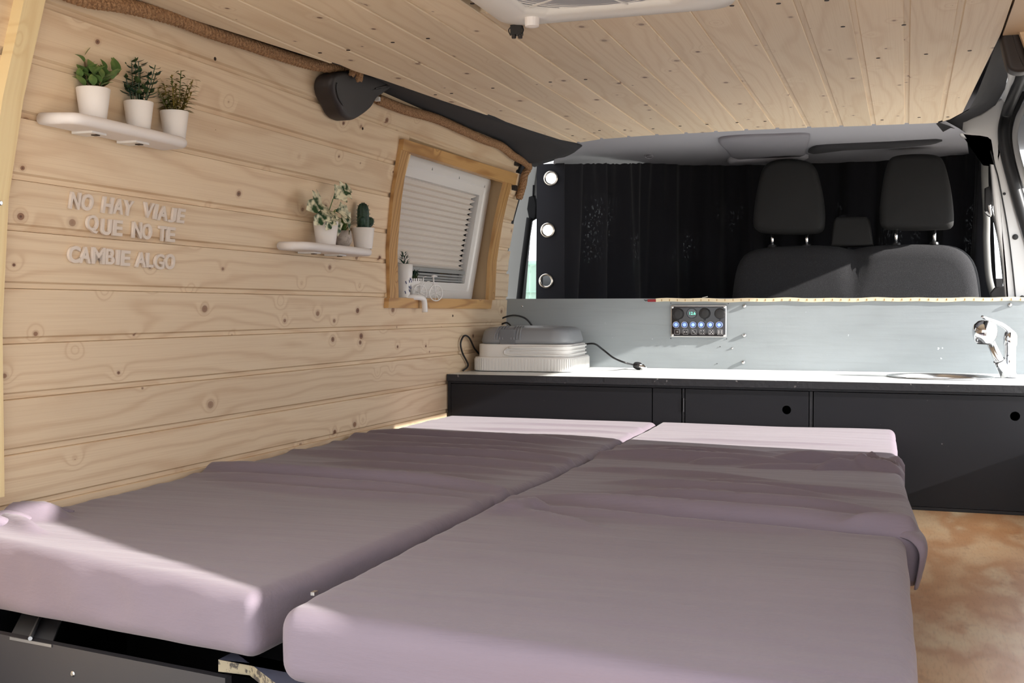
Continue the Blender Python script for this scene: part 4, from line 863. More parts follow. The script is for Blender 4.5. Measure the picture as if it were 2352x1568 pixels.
# ---------------------------------------------------------------- WALL SHELVES
def shelf(px0, px1, vtop0, vtop1, label):
    a, b = onW(px0, vtop0, .07), onW(px1, vtop1, .07); z = (a.z + b.z) / 2; y0, y1 = a.y, b.y; th = .019; xw = wx(z); D_ = .076
    out = [Vector((y0, xw + .001)), Vector((y0 + .0, xw + D_ * .55)), Vector((y0 + .010, xw + D_ * .85)), Vector((y0 + .035, xw + D_ * .97)), Vector((y0 + (y1 - y0) * .35, xw + D_)), Vector((y0 + (y1 - y0) * .7, xw + D_ * 1.01)), Vector((y1 - .03, xw + D_ * .98)), Vector((y1 - .008, xw + D_ * .86)), Vector((y1, xw + D_ * .6)), Vector((y1, xw + .001))]
    top = smooth_pts([Vector((p.x, p.y, 0)) for p in out[1:-1]], 5); out2 = [out[0]] + [Vector((p.x, p.y)) for p in top] + [out[-1]]
    ar = sum(out2[i].x * out2[(i + 1) % len(out2)].y - out2[(i + 1) % len(out2)].x * out2[i].y for i in range(len(out2)))
    if ar < 0: out2 = out2[::-1]
    rt = empty('wall_shelf', (xw, (y0 + y1) / 2, z - th)); tag(rt, label, 'shelf')
    o = puff('board', out2, lambda a, b, t: Vector((b, a, z - th + t)), th, .009, 'white_matt', steps=5); o.data.flip_normals(); sub(o, rt)
    for f in (.3, .66):
        y = y0 + (y1 - y0) * f; g = G(); g.box((xw + .004, y - .018, z - th - .0035), (xw + .045, y + .018, z - th + .001)); c = sub(g.build('bracket', 'white'), rt)
        g = G().box((xw + .03, y - .002, z - th - .0050), (xw + .04, y + .008, z - th - .0035)); s_ = g.build('screw', 'screw'); s_.parent = c
    return z, xw
zS1, xS1 = shelf(164, 441, 262, 311, 'long white wall shelf holding three green plants, above the lettering')
zS2, xS2 = shelf(698, 859, 555, 570, 'short white wall shelf with a monstera and a cactus, left of the window')
# ---------------------------------------------------------------- plants
def leaf_data(name, ln, wd, m, curl=.25, tip=.9, fold=.15, notch=0):
    g = G(); nn = 7; vs = []
    for i in range(nn + 1):
        t = i / nn; ww = wd / 2 * math.sin(PI * min(1, t ** .8)) ** tip if 0 < t < 1 else .0004; z = curl * ln * (t - t * t * 1.6)
        k = 1 - (.45 if notch and i % 2 else 0)
        vs += [(-ww * k, t * ln, z + fold * ww), (0, t * ln, z), (ww * k, t * ln, z + fold * ww)]
    g.add(vs, [(3 * i + j, 3 * i + j + 1, 3 * i + j + 4, 3 * i + j + 3) for i in range(nn) for j in (0, 1)])
    me = bpy.data.meshes.new(name); me.from_pydata([tuple(v) for v in g.v], [], g.f); me.materials.append(M[m])
    for p in me.polygons: p.use_smooth = True
    return me
def place(me, pos, d, up=Vector((0, 0, 1)), s=1., roll=0.):
    y = Vector(d).normalized(); x = y.cross(up); x = x.normalized() if x.length > 1e-3 else Vector((1, 0, 0)); z = x.cross(y)
    mt = Matrix((x, y, z)).transposed().to_4x4(); return Matrix.Translation(pos) @ mt @ Matrix.Rotation(roll, 4, 'Y') @ Matrix.Scale(s, 4)
def leaf(me, root, M4):
    o = bpy.data.objects.new('leaf', me); link(o, root); o.matrix_parent_inverse = Matrix.Identity(4); o.matrix_basis = M4; return o
def gleaf(g, me, M4): g.add([M4 @ v.co for v in me.vertices], [tuple(p.vertices) for p in me.polygons])
def pot(root, r0, r1, h, m='pot_white', belly=0.):
    if belly: prof = [(r0 * .9, 0), (r0, .002), (r1 * 1.12, h * .35), (r1 * 1.16, h * .5), (r1 * 1.08, h * .75), (r1, h), (r1 - .002, h), (r1 - .003, h - .006)]
    else: prof = [(r0 - .001, 0), (r0, .001), (r1, h - .001), (r1 - .0006, h), (r1 - .002, h), (r1 - .003, h - .008)]
    o = G().lathe(prof, (0, 0, 0), 32, cap=False); o.add([(0, 0, .001)], []); 
    g = G().lathe(prof, n=32, cap=False); p = g.build('pot', m, root, True)
    g = G().lathe([(r1 - .0025, h - .008), (.0005, h - .006)], n=24, cap=False); g.build('soil', 'soil', root); return p
def plant_at(u, v, off, z, name, label, cat='potted plant', group=None):
    p = onW(u, v, off); r = empty(name, (wx(z) + off, p.y, z + .0005)); tag(r, label, cat, group); return r
# 1: broad leaved bush
r = plant_at(217, 262, .037, zS1, 'potted_plant', 'broad-leaved green plant in a white pot, leftmost on the long shelf'); pot(r, .021, .0275, .052)
lm = leaf_data('leaf_broad', .026, .015, 'leaf_light'); rr = random.Random(3); gs = G()
for i in range(14):
    a = rr.uniform(0, 2 * PI); ln = rr.uniform(.025, .064); tilt = rr.uniform(.1, .75) if i > 1 else .9
    if i < 2: a = PI / 2 + rr.uniform(-.2, .2); ln = .07
    d = Vector((math.cos(a) * math.sin(tilt) * .6, math.sin(a) * math.sin(tilt), math.cos(tilt))); b0 = Vector((math.cos(a) * .008, math.sin(a) * .008, .045)); tipp = b0 + d * ln
    gs.tube([b0, b0.lerp(tipp, .5) + Vector((0, 0, .003)), tipp], .0011, 5)
    for k in range(5):
        f = .35 + .65 * k / 4; q = b0.lerp(tipp, f); aa = a + k * 2.4 + rr.uniform(-.4, .4); dd = Vector((math.cos(aa) * .8, math.sin(aa), .55 + rr.uniform(-.2, .5) + (1.2 if k == 4 else 0)))
        leaf(lm, r, place(lm, q, dd, s=rr.uniform(.75, 1.15)))
gs.build('stems', 'stem', r)
def stemplant(root, n, hmin, hmax, spread, me, mstem, dens, seed, z0=.043, up=.2, leafz=.25):
    rr = random.Random(seed); gs = G(); gl = G()
    for i in range(n):
        a = 2 * PI * i / n + rr.uniform(-.3, .3); ln = rr.uniform(hmin, hmax); tilt = rr.uniform(.05, spread)
        d = Vector((math.cos(a) * math.sin(tilt) * .7, math.sin(a) * math.sin(tilt), math.cos(tilt))); b0 = Vector((math.cos(a) * .010, math.sin(a) * .010, z0)); tp_ = b0 + d * ln; gs.tube([b0, b0.lerp(tp_, .5) + Vector((d.x, d.y, 0)) * .004, tp_], .0009, 5)
        k = 0; f = leafz
        while f <= 1.0:
            q = b0.lerp(tp_, f)
            for side in (0, PI):
                aa = a + k * 1.57 + side + rr.uniform(-.3, .3); gleaf(gl, me, place(me, q, Vector((math.cos(aa), math.sin(aa), up)), s=rr.uniform(.8, 1.15) * (1 - .25 * f)))
            f += dens; k += 1
    gs.build('stems', mstem, root); o = gl.build('foliage', me.materials[0], root, True); o['kind'] = 'stuff'
r = plant_at(321, 287, .037, zS1, 'potted_plant', 'dark green small-leaved plant in a white pot, middle of the long shelf'); pot(r, .0195, .0255, .050)
stemplant(r, 11, .055, .085, .55, leaf_data('leaf_dark', .021, .0095, 'leaf_dark', -.25), 'leaf_dark', .13, 5)
r = plant_at(405, 298, .037, zS1, 'potted_plant', 'yellow green thin-leaved plant in a white pot, rightmost on the long shelf'); pot(r, .0195, .026, .050)
stemplant(r, 13, .05, .082, .75, leaf_data('leaf_thin', .021, .0062, 'leaf_olive', .3), 'leaf_olive', .085, 8, leafz=.12)
# monstera
r = plant_at(749, 553, .040, zS2, 'potted_plant', 'variegated monstera in a white pot on the short shelf'); pot(r, .0235, .030, .055)
lv = leaf_data('leaf_varieg', .064, .054, 'leaf_varieg', .35, .7, .25, 1); gs = G()
spec = [((-.07, .9), .060, (-1, -.15), 1.35), ((-.05, .8), .050, (-.9, -.6), 1.1), ((.05, .8), .05, (.9, -.7), 1.3), ((.012, 1.3), .080, (.5, .35), 1.05), ((-.02, .6), .035, (-.5, -.6), .8), ((.02, .6), .03, (.3, -.8), .8), ((0, .8), .045, (-.2, -.3), .7), ((.05, .9), .045, (1, -.1), 1.0)]
for (dy, up_), ln, (ly, lz), s_ in spec:
    b0 = Vector((0, 0, .045)); tp_ = Vector((.01 + rr.uniform(-.004, .012), dy * .55, .045 + ln * .8)); gs.tube([b0, b0.lerp(tp_, .5) + Vector((0, 0, .006)), tp_], .0011, 6)
    leaf(lv, r, place(lv, tp_, Vector((.25, ly, lz)), Vector((1, -.2, .5)), s_))
gs.build('stems', 'leaf_blade', r)
# aloe in a rounded concrete pot
r = plant_at(789, 557, .030, zS2, 'potted_plant', 'small spiky green plant in a rounded grey pot between the monstera and the cactus'); pot(r, .015, .0195, .040, 'concrete', 1)
lb = leaf_data('leaf_blade', .048, .008, 'leaf_blade', .3, .6)
for i in range(11):
    a = 2 * PI * i / 11; t = .35 + .5 * (i % 3) / 2; leaf(lb, r, place(lb, Vector((math.cos(a) * .004, math.sin(a) * .004, .034)), Vector((math.cos(a) * t, math.sin(a) * t, 1)), s=.85 + .25 * (i % 2)))
# cactus
r = plant_at(835, 562, .040, zS2, 'potted_cactus', 'dark ribbed cactus with two arms in a white pot', 'cactus'); pot(r, .0225, .0285, .053)
def ribbed(p0, pts, r_, name, n=10):
    P_ = smooth_pts(pts, 6); k = len(P_); g = G(); sp_ = G(); vs = []; prev = None; m_ = n * 4
    for i, p in enumerate(P_):
        t = (P_[min(i + 1, k - 1)] - P_[max(i - 1, 0)]).normalized(); u = t.orthogonal().normalized() if prev is None else (prev - t * prev.dot(t)).normalized(); prev = u; b = t.cross(u); f = i / (k - 1)
        rad = r_ * (1 if f < .7 else math.sqrt(max(.02, 1 - ((f - .7) / .3) ** 2))) * (.8 + .2 * min(1, f * 5))
        for j in range(m_):
            a = 2 * PI * j / m_; q = rad * (1 - .13 * (.5 - .5 * math.cos(a * n))); d = u * math.cos(a) + b * math.sin(a); vs.append(p + d * q)
            if j % 4 == 0 and i % 2 == 0: sp_.tube([p + d * q, p + d * (q + .003) + t * .0008], .0003, 3); sp_.tube([p + d * q, p + d * (q + .0025) - t * .001 + u * .0006], .0003, 3)
    g.add(vs, [(i * m_ + j, i * m_ + (j + 1) % m_, (i + 1) * m_ + (j + 1) % m_, (i + 1) * m_ + j) for i in range(k - 1) for j in range(m_)] + [tuple(range((k - 1) * m_, k * m_))])
    o = g.build(name, 'cactus', r, True); s_ = sp_.build('spines', 'spine', o); s_['kind'] = 'stuff'; return o
ribbed(None, [Vector((0, 0, .042)), Vector((0, 0, .065)), Vector((0, 0, .088)), Vector((0, -.001, .116))], .0158, 'trunk')
ribbed(None, [Vector((0, -.006, .050)), Vector((.002, -.016, .058)), Vector((.010, -.028, .068)), Vector((.010, -.032, .080))], .0095, 'arm', 8)
ribbed(None, [Vector((0, .006, .052)), Vector((.002, .017, .060)), Vector((.002, .033, .069)), Vector((.002, .038, .082))], .0105, 'arm', 8)
# ---------------------------------------------------------------- ornaments on the window ledge
ZL = zb_ - .004 + .0005
p = onW(927, 650, -.020); r = empty('figure_planter', (wx(.85) - .018, p.y, ZL)); tag(r, 'white blue-printed planter with a bent leg over the window ledge', 'planter')
yb = 0.
g = G().lathe([(.016, 0), (.018, .01), (.017, .035), (.020, .055), (.024, .075), (.025, .105), (.0235, .106), (.022, .095)], n=24, cap=False); bod = g.build('body', 'white', r, True)
g = G().tube(smooth_pts([Vector((.008, -.004, .010)), Vector((.03, .012, .011)), Vector((.040, .040, .008)), Vector((.043, .046, -.004)), Vector((.044, .048, -.032))], 5), .0085, 10); g.build('leg', 'white', r, True)
g = G()
for k in range(10):
    a = rr.uniform(-1.2, .9); z = rr.uniform(.015, .09); rad = .0185 + .06 * max(0, z - .04) * 1.6; q = Vector((math.cos(a) * rad, math.sin(a) * rad, z)); q2 = Vector((math.cos(a + .12) * (rad + .001), math.sin(a + .12) * (rad + .001), z - .008)); g.tube([q, q2], .0012, 5)
g.build('print', 'blue', bod)
gl = G(); me = leaf_data('leaf_spiky', .016, .0035, 'leaf_blue', .2, .6)
for k in range(90):
    a = rr.uniform(0, 2 * PI); h = rr.uniform(0, 1); rad = .015 * (1 - h * .75); q = Vector((math.cos(a) * rad, math.sin(a) * rad, .095 + .042 * h)); gleaf(gl, me, place(me, q, Vector((math.cos(a), math.sin(a), .9)), s=rr.uniform(.6, .9)))
o = gl.build('foliage', 'leaf_blue', r, True); o['kind'] = 'stuff'
p = onW(965, 683, -.004); r = empty('bicycle_planter', (wx(.81) - .004, p.y, ZL + .0005)); tag(r, 'white wire bicycle ornament carrying a little basket planter', 'ornament')
WR = .0185
r.rotation_euler.z = math.radians(-35); r.scale = (1.25, 1.25, 1.25)
def wheel(y, x=0.006):
    g = G().torus((x, y, WR + .0008), WR, .0015, ax=(1, 0, 0), n=36, m=6)
    for k in range(10): a = 2 * PI * k / 10 + .2; g.tube([(x, y, WR + .0008), (x, y + math.cos(a) * WR, WR + .0008 + math.sin(a) * WR)], .0009, 5)
    g.lathe([(.0025, -.002), (.0025, .002)], (x, y, WR + .0008), 10, ax=(1, 0, 0)); g.build('wheel', 'white', r, True)
wheel(-.004); wheel(.040)
g = G(); g.tube([(.006, .040, WR), (.006, .034, WR + .026), (.006, .033, .058)], .0018, 6); g.tube(smooth_pts([(.006, -.004, WR), (.006, .008, .04), (.006, .020, .046), (.006, .034, .040)], 5), .0012, 6); g.tube([(.006, .018, .012), (.006, .033, .040)], .0011, 6)
g.tube([(.006, .018, .010), (.006, .040, WR)], .001, 6); g.tube([(.006, -.004, WR), (.006, .006, .056)], .0012, 6); g.tube([(.006, .006, .056), (.012, .010, .058)], .001, 6); g.build('bicycle_frame', 'white', r, True)
g = G(); g.tube([(.006, .028, .0575), (.006, .034, .0595), (.006, .044, .0585)], [.0015, .0026, .0012], 8); g.build('saddle', 'white', r, True)
g = G(); B0, B1 = [(-.026, -.022), (.000, -.022), (.000, .004), (-.026, .004)], [(-.030, -.027), (.003, -.027), (.003, .007), (-.030, .007)]
g.hexa([(x, y, .012) for x, y in B0], [(x, y, .047) for x, y in B1]); 
for k in range(6): y = -.026 + k * .0062; g.box((.0022, y, .045), (.0036, y + .0035, .053))
g.build('basket', 'white', r)
gl = G(); me = leaf_data('leaf_grass', .022, .0035, 'leaf_dark', .2, .6)
for k in range(50): a = rr.uniform(0, 2 * PI); q = Vector((-.014 + rr.uniform(-.01, .01), -.012 + rr.uniform(-.01, .01), .048 + rr.uniform(0, .010))); gleaf(gl, me, place(me, q, Vector((math.cos(a) * .5, math.sin(a) * .5, 1)), s=rr.uniform(.7, 1.1)))
o = gl.build('foliage', 'leaf_dark', r, True); o['kind'] = 'stuff'
# ---------------------------------------------------------------- LETTERS on the planks
LET = [('N', 740, 850, 190, 380), ('O', 862, 990, 210, 395), ('H', 1090, 1205, 242, 425), ('A', 1210, 1320, 262, 433), ('Y', 1318, 1420, 280, 450), ('V', 1530, 1642, 303, 472), ('I', 1650, 1685, 318, 488), ('A', 1690, 1800, 340, 503), ('J', 1805, 1885, 358, 522), ('E', 1898, 1980, 368, 528),
  ('Q', 917, 1045, 442, 638), ('U', 1078, 1185, 483, 658), ('E', 1203, 1305, 495, 668), ('N', 1417, 1515, 515, 692), ('O', 1518, 1625, 533, 705), ('T', 1700, 1780, 558, 722), ('E', 1785, 1875, 570, 732),
  ('C', 720, 848, 773, 958), ('A', 840, 965, 783, 962), ('M', 975, 1115, 790, 970), ('B', 1122, 1220, 805, 975), ('I', 1240, 1275, 815, 980), ('E', 1290, 1388, 822, 990), ('A', 1450, 1560, 840, 1005), ('L', 1565, 1642, 850, 1008), ('G', 1652, 1758, 860, 1028), ('O', 1763, 1873, 860, 1028)]
WORDS = [('NO', 'top'), ('HAY', 'top'), ('VIAJE', 'top'), ('QUE', 'middle'), ('NO', 'middle'), ('TE', 'middle'), ('CAMBIE', 'bottom'), ('ALGO', 'bottom')]
ORD = ['first', 'second', 'third', 'fourth', 'fifth', 'sixth']; k = 0
for wd, line in WORDS:
    for i, ch in enumerate(wd):
        c, x0, x1, y0, y1 = LET[k]; k += 1; f = lambda q: q / 4.704
        u0, u1, vm = f(x0), f(x1), 400 + f((y0 + y1) / 2); pa, pb = onW(u0, vm, .001), onW(u1, vm, .001); um = (u0 + u1) / 2
        pt_, pb_ = onW(um, 400 + f(y0), .001), onW(um, 400 + f(y1), .001); wdt = abs(pb.y - pa.y); hgt = pt_.z - pb_.z
        slope = math.atan2(wx(pb_.z + hgt) - wx(pb_.z), hgt)
        M4 = Matrix.Rotation(slope, 4, 'Y') @ Matrix(((0, 0, 1, 0), (1, 0, 0, 0), (0, 1, 0, 0), (0, 0, 0, 1)))
        o = text_mesh('letter', ch, M4, 'letter', None, size=.045, ext=.0022, bev=.0003, fit=(wdt, hgt), off=.0012 if ch not in 'GBQR' else .0006)
        o.location = ((pt_.x + pb_.x) / 2 + .0022, (pa.y + pb.y) / 2, (pt_.z + pb_.z) / 2)
        tag(o, f'pale wooden letter {ch}, {ORD[i]} letter of the word {wd} on the {line} line', 'letter', 'slogan letters on the plank wall')
# ---------------------------------------------------------------- ROPES
def rope(pts, label, r_=.0125, pitch=.045):
    P_ = smooth_pts(pts, 26); 
    lens = [0]
    for a, b in zip(P_, P_[1:]): lens.append(lens[-1] + (b - a).length)
    tot = lens[-1]; N = int(tot / .0028); C_ = []; j = 0
    for i in range(N + 1):
        s_ = tot * i / N
        while j < len(lens) - 2 and lens[j + 1] < s_: j += 1
        C_.append(P_[j].lerp(P_[j + 1], (s_ - lens[j]) / max(1e-9, lens[j + 1] - lens[j])))
    g = G(); prev = None; fr_ = []
    for i, p in enumerate(C_):
        t = (C_[min(i + 1, N)] - C_[max(i - 1, 0)]).normalized(); u = t.orthogonal().normalized() if prev is None else (prev - t * prev.dot(t)).normalized(); prev = u; fr_.append((u, t.cross(u)))
    for k in range(4):
        g.tube([p + (u * math.cos(2 * PI * (i * tot / N / pitch + k / 4)) + b * math.sin(2 * PI * (i * tot / N / pitch + k / 4))) * r_ * .56 for i, (p, (u, b)) in enumerate(zip(C_, fr_))], r_ * .52, 7)
    o = g.build('rope', 'rope', smooth=True); return tag(o, label, 'rope')
rp = [onW(u, v, .020) for u, v in ((130, -25), (200, 0), (290, 14), (400, 42), (480, 72), (560, 98), (620, 118), (700, 143), (760, 155), (800, 160))]
rp = [p + Vector((0, 0, .0)) for p in rp]
o1 = rope(rp, 'thick twisted rope along the wall top, left of the black anchor cover')
rope([onW(808, 172, .055), onW(815, 155, .062), onW(822, 158, .068), onW(826, 170, .070), onW(824, 184, .066)], 'short rope knot draped over the top of the black anchor cover', .0085)
rope([onW(u, v, .020) for u, v in ((868, 228), (930, 252), (1000, 272), (1060, 298), (1110, 320), (1150, 335), (1180, 358))] + [onW(1205, 372, .022), onW(1214, 384, .02), onW(1205, 402, .018), onW(1201, 425, .017), onW(1192, 455, .016)], 'thick twisted rope above the window, its end hanging down')
# black belt anchor cover at the wall top
def wall_blob(name, px, off, th, r, m, parent=None, seg=5, bulge=0.):
    pts = [onW(u, v, off + th) for u, v in px]; out = [Vector((p.y, p.z)) for p in smooth_pts([Vector((0, p.y, p.z)) for p in pts], seg, True)]
    ar = sum(out[i].x * out[(i + 1) % len(out)].y - out[(i + 1) % len(out)].x * out[i].y for i in range(len(out)))
    if ar < 0: out = out[::-1]
    return puff(name, out, lambda a, b, t: Vector((wx(b) + off + t, a, b)), th, r, m, parent, steps=6, bulge=bulge, soft=150)
o = wall_blob('anchor_cover', [(766, 180), (775, 168), (800, 163), (840, 166), (890, 182), (905, 196), (885, 214), (868, 226), (856, 246), (838, 262), (815, 275), (800, 272), (788, 262), (780, 245), (768, 222), (763, 200)], .001, .05, .011, 'trim_brown', bulge=.003)
tag(o, 'black moulded belt anchor cover at the top of the plank wall', 'cover'); recenter(o)
p = onW(781, 205, .052); g = G().tube(smooth_pts([onW(u, v, .053) for u, v in ((774, 190), (773, 205), (778, 225), (788, 242))], 4), .0012, 6); sub(g.build('rim_line', 'rubber', smooth=True), o)
p = onW(870, 228, .03); g = G().box((p.x - .01, p.y - .004, p.z - .004), (p.x + .002, p.y + .006, p.z + .006)); g.build('plug_white', 'white', None); bpy.data.objects['plug_white'].name = 'corner_cap'; tag(recenter(bpy.data.objects['corner_cap']), 'small white cap tucked beside the black anchor cover', 'cap')
# black rope clips by the front end of the wall
for (u, v, l_) in ((1187, 375, 'upper black clip holding the rope end by the wall corner'), (1181, 431, 'lower black clip beside the hanging rope end')):
    p = onW(u, v, .004); g = G().box((p.x - .004, p.y - .016, p.z - .009), (p.x + .006, p.y + .016, p.z + .009)); tag(recenter(g.build('clip', 'plastic_black')), l_, 'clip')
# ---------------------------------------------------------------- ROOF VENT
vx0, vx1, vy0, vy1 = VENT; vcx, vcy = (vx0 + vx1) / 2, (vy0 + vy1) / 2
rv = empty('roof_vent', (vcx, vcy, CZ - .03)); tag(rv, 'white roof vent with a round netted opening in the plank ceiling', 'roof vent')
def rrv(w_, h_, r, z): return [Vector((vcx + p.x, vcy + p.y, z)) for p in round_rect(w_, h_, r, 8)]
W_, H_ = vx1 - vx0, vy1 - vy0; lay = [rrv(W_, H_, .05, CZ - .0005), rrv(W_, H_, .05, CZ - .012), rrv(W_ - .012, H_ - .012, .046, CZ - .020), rrv(W_ - .05, H_ - .05, .04, CZ - .024)]
n = len(lay[0]); circ = []
for p in lay[0]: a = math.atan2(p.y - vcy, p.x - vcx); circ.append((a, p))
lay.append([Vector((vcx + math.cos(a) * .185, vcy + math.sin(a) * .185, CZ - .026)) for a, p in circ]); lay.append([Vector((vcx + math.cos(a) * .176, vcy + math.sin(a) * .176, CZ - .018)) for a, p in circ]); lay.append([Vector((vcx + math.cos(a) * .172, vcy + math.sin(a) * .172, CZ + .02)) for a, p in circ])
sub(mesh('frame', [v for l in lay for v in l], [(i * n + (j + 1) % n, i * n + j, (i + 1) * n + j, (i + 1) * n + (j + 1) % n) for i in range(len(lay) - 1) for j in range(n)], 'white', None, True), rv)
g = G().lathe([(.176, 0), (.12, -.006), (.06, -.010), (.001, -.011)], (vcx, vcy, CZ - .014), 48, cap=False); sub(g.build('net', 'net', smooth=True), rv)
g = G()
for rd in [.03 + .0125 * k for k in range(12)]: g.torus((vcx, vcy, CZ - .0155 - .010 * (1 - rd / .176)), rd, .0011, n=48, m=4)
for k in range(6): a = PI * k / 3 + .3; g.tube([(vcx, vcy, CZ - .027), (vcx + math.cos(a) * .174, vcy + math.sin(a) * .174, CZ - .017)], .002, 5)
o = sub(g.build('grille', 'white'), rv); o['kind'] = 'stuff'
p = onZ(1222, 42, CZ - .026); g = G().lathe([(.013, 0), (.012, -.018), (.004, -.020)], (p.x, p.y, CZ - .022), 16); sub(g.build('knob', 'white_matt'), rv)
p = onZ(1187, 73, CZ - .012); cl = empty('clip', (p.x, p.y, CZ - .026)); tag(cl, 'small black cable clip at the corner of the roof vent', 'clip')
g = G(); g.box((p.x - .010, p.y - .008, CZ - .018), (p.x + .010, p.y + .008, CZ - .0005)); sub(g.build('body', 'plastic_black'), cl)
g = G().lathe([(.004, -.006), (.0045, .0)], (p.x - .005, p.y - .002, CZ - .018), 10); g.lathe([(.004, -.006), (.0045, .0)], (p.x + .006, p.y + .002, CZ - .018), 10); sub(g.build('contact', 'trim_brown'), cl)
g = G().tube(smooth_pts([(p.x - .011, p.y, CZ - .002), (p.x - .016, p.y, CZ - .008), (p.x - .012, p.y, CZ - .018)], 4), .001, 5); g.tube(smooth_pts([(p.x + .010, p.y, CZ - .002), (p.x + .013, p.y, CZ - .010), (p.x + .009, p.y, CZ - .018)], 4), .001, 5); sub(g.build('wire', 'rubber', smooth=True), cl)
# ---------------------------------------------------------------- RIGHT SIDE: door pillar, seal, dark linings
pil = quadslab('trim_4', [(2202, 284), (2225, 272), (2250, 262), (2275, 246), (2298, 226), (2311, 232), (2305, 265), (2299, 300), (2303, 350), (2315, 410), (2335, 490), (2362, 580), (2390, 700), (2390, 760), (2318, 760), (2309, 675), (2303, 600), (2293, 540), (2284, 478), (2278, 400), (2272, 340), (2266, 320), (2215, 314), (2204, 303)], 3.94, .05, .008, 'white_metal', None, 3)
struct(pil)
def tubeY(name, px, r_, m, parent): g = G().tube(smooth_pts([onY(*q) for q in px], 8), r_, 12); return g.build(name, m, parent, True)
g = G(); Lr = smooth_pts([onY(2298, 226, 3.95), onY(2310, 196, 3.65), onY(2315, 160, 3.25), onY(2322, 120, 2.9)], 5); Rr = smooth_pts([onY(2318, 240, 3.95), onY(2336, 200, 3.65), onY(2346, 166, 3.25), onY(2352, 130, 2.9)], 5); n = len(Lr); md_ = [a.lerp(b, .5) + Vector((0, 0, -.006)) for a, b in zip(Lr, Rr)]
g.add([p for t in zip(Lr, md_, Rr) for p in t], [(i * 3 + j, i * 3 + j + 1, i * 3 + j + 4, i * 3 + j + 3) for i in range(n - 1) for j in (0, 1)]); g.build('door_rail', 'white_metal', pil, True)
g = G().tube(smooth_pts([onY(u, v, 3.935) for u, v in ((2275, 345), (2286, 385), (2294, 415), (2313, 517), (2325, 610), (2334, 700))], 6), .0022, 6); g.build('panel_gap', 'rubber', pil, True)
for u, v, r_ in ((2307, 445, .0045), (2332, 544, .009), (2348, 684, .008)):
    p = onY(u, v, 3.938); g = G().lathe([(r_, 0), (r_ * .9, .003), (r_ * .4, .004)], p, 18, ax=(0, -1, 0)); g.build('rubber_plug', 'rubber', pil)
def tubep(name, px, Y, r_, m, parent): g = G().tube(smooth_pts([onY(u, v, Y) for u, v in px], 8), r_, 10); return g.build(name, m, parent, True)
tubeY('door_seal', ((2362, 150, 3.0), (2352, 168, 3.2), (2342, 190, 3.5), (2326, 225, 3.8), (2313, 258, 3.93), (2305, 300, 3.93), (2310, 350, 3.93), (2325, 410, 3.93), (2345, 480, 3.93), (2375, 580, 3.93), (2410, 700, 3.93)), .017, 'rubber', pil)
tubep('door_seal', ((2366, 190), (2352, 212), (2338, 242), (2325, 270), (2318, 310), (2324, 360), (2340, 420), (2368, 500)), 3.96, .009, 'rubber', pil)
tubep('door_edge', ((2366, 225), (2350, 250), (2338, 275), (2330, 310), (2335, 350), (2352, 410), (2375, 470)), 4.02, .010, 'white_metal', pil)
# dark lining between the ceiling edge and the door rail
def liner(pairs, m, name):
    g = G(); n = len(pairs); vs = [p for pr in pairs for p in (pr[0], pr[0].lerp(pr[1], .33) + Vector((.0, 0, .015)), pr[0].lerp(pr[1], .66) + Vector((0, 0, .015)), pr[1])]
    g.add(vs, [(i * 4 + j, i * 4 + j + 1, (i + 1) * 4 + j + 1, (i + 1) * 4 + j) for i in range(n - 1) for j in range(3)]); return g.build(name, m, None, True)
li = liner([(onZ(2330, 0, 1.305), onY(2350, 0, 2.3)), (onZ(2303, 62, 1.306), onY(2345, 60, 2.5)), (onZ(2285, 110, 1.306), onY(2345, 118, 2.85)), (onZ(2262, 170, 1.306), onY(2318, 160, 3.27)), (onZ(2240, 225, 1.306), onY(2308, 205, 3.7)), (onZ(2225, 252, 1.306), onY(2285, 244, 3.96)), (onZ(2190, 272, 1.308), onY(2250, 266, 3.97)), (onZ(2150, 284, 1.310), onY(2218, 284, 3.98)), (onY(2166, 303, 3.55), onY(2215, 310, 3.98))], 'felt', 'trim_5'); struct(li)
o = quadslab('anchor_cover', [(2302, 38), (2312, 30), (2326, 28), (2336, 58), (2346, 90), (2360, 130), (2362, 158), (2345, 165), (2325, 162), (2314, 150), (2305, 115), (2298, 80), (2296, 55)], 2.42, .05, .008, 'trim_brown', None, 3); tag(o, 'dark moulded belt anchor cover at the top right of the door', 'cover'); recenter(o)
g = G(); q = [onY(u, v, 2.40) for u, v in ((2303, -10), (2420, -10), (2420, 250), (2352, 102), (2326, 30), (2318, 26), (2302, 33))]; n = len(q); g.add(q + [p + Vector((0, .018, 0)) for p in q], [tuple(range(n)), tuple(range(n, 2 * n))[::-1]] + [(i, i + n, (i + 1) % n + n, (i + 1) % n) for i in range(n)])
o = g.build('side_board', 'wall'); tag(recenter(o), 'corner of a pine side board at the top right of the picture', 'board')
# passenger door seen in the gap: belt, buckle housing, door window edge
tubep('door_frame', ((2262, 372), (2262, 420), (2266, 500), (2266, 560), (2272, 640), (2290, 700)), 4.35, .012, 'grey_trim', pil); 
sbt = empty('seat_belt', onY(2270, 480, 4.12).to_tuple()); tag(sbt, 'black seat belt and height adjuster by the right door pillar', 'seat belt')
o = quadslab('adjuster', [(2262, 432), (2274, 426), (2281, 450), (2283, 470), (2272, 488), (2262, 482)], 4.12, .03, .004, 'plastic_black'); sub(o, sbt)
sub(tubep('strap', ((2276, 478), (2288, 520), (2298, 570), (2306, 640), (2312, 690)), 4.12, .005, 'plastic_black', None), sbt)
sub(tubep('belt_guide', ((2264, 486), (2275, 494), (2272, 470)), 4.12, .006, 'steel', None), sbt)
o = quadslab('buckle', [(2275, 672), (2285, 660), (2310, 655), (2316, 668), (2318, 690), (2276, 692)], 4.05, .03, .004, 'plastic_black'); sub(o, sbt)
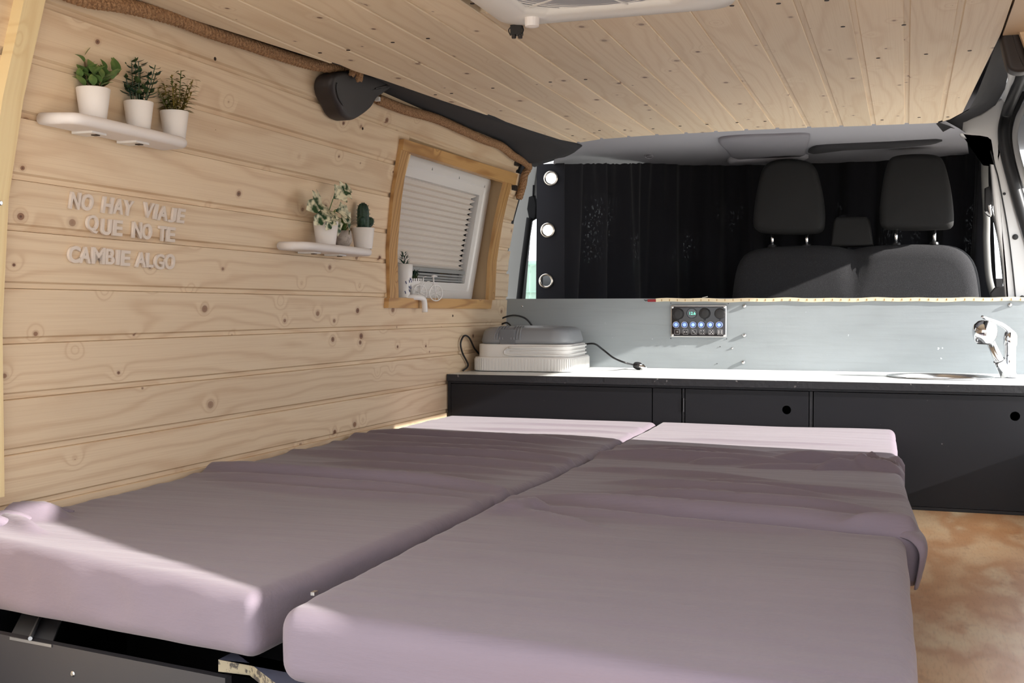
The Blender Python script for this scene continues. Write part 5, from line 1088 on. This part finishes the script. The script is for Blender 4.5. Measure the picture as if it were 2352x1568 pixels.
# left door pillar, belt and exterior seen beside the curtain
pl_ = quadslab('trim_6', [(1080, 760), (1100, 600), (1150, 450), (1190, 345), (1240, 345), (1232, 400), (1224, 450), (1210, 540), (1203, 620), (1197, 700), (1190, 760)], 4.12, .05, .004, 'grey_trim', None, 0); struct(pl_)
sb2 = empty('seat_belt', onY(1215, 500, 4.08).to_tuple()); tag(sb2, 'black seat belt and adjuster between the plank wall and the curtain', 'seat belt')
o = quadslab('adjuster', [(1214, 452), (1226, 448), (1232, 470), (1230, 500), (1216, 508), (1210, 480)], 4.08, .03, .004, 'belt'); sub(o, sb2)
sub(tubep('strap', ((1226, 425), (1225, 450)), 4.08, .004, 'belt', None), sb2)
sub(tubep('strap', ((1216, 500), (1208, 560), (1200, 620), (1192, 690), (1186, 740)), 4.08, .011, 'belt', None), sb2)
o = quadslab('grab_handle', [(1252, 336), (1262, 330), (1276, 328), (1283, 334), (1280, 350), (1272, 362), (1258, 356)], 3.9, .03, .005, 'plastic_black', None, 3); tag(recenter(o), 'black hook shaped fitting hanging at the cab roof corner', 'handle')
g = G(); g.box((-1.33, 4.95, .55), (.36, 5.28, .90)); g.box((-1.30, 5.0, .90), (.30, 5.28, .935)); tag(recenter(g.build('dark_backdrop', 'plastic_black')), 'black box added beyond the curtain to darken the view through the lowest grommet', 'dark_backdrop')  # stand-in box, added so the lowest grommet looks onto black
# outside: pale green mesh fence
fe = empty('mesh_fence', (-3.2, 8, -.4)); tag(fe, 'pale green mesh fence outside, seen past the curtain edge', 'fence')
g = G(); g.box((-6.5, 8, -.4), (-1.2, 8.03, 1.13)); sub(g.build('screen', 'fence'), fe)
g = G()
for k in range(90): g.box((-6.5 + k * .06, 7.985, -.4), (-6.496 + k * .06, 7.99, 1.13))
for k in range(8): g.box((-6.5, 7.98, -.3 + k * .2), (-1.2, 7.985, -.294 + k * .2))
o = sub(g.build('wire_mesh', 'fence_line'), fe); o['kind'] = 'stuff'
for k in range(3): g = G().tube([(-6.2 + 2.4 * k, 7.96, -.4), (-6.2 + 2.4 * k, 7.96, 1.2)], .03, 10); sub(g.build('post', 'fence_line'), fe)
bpy.context.view_layer.update()
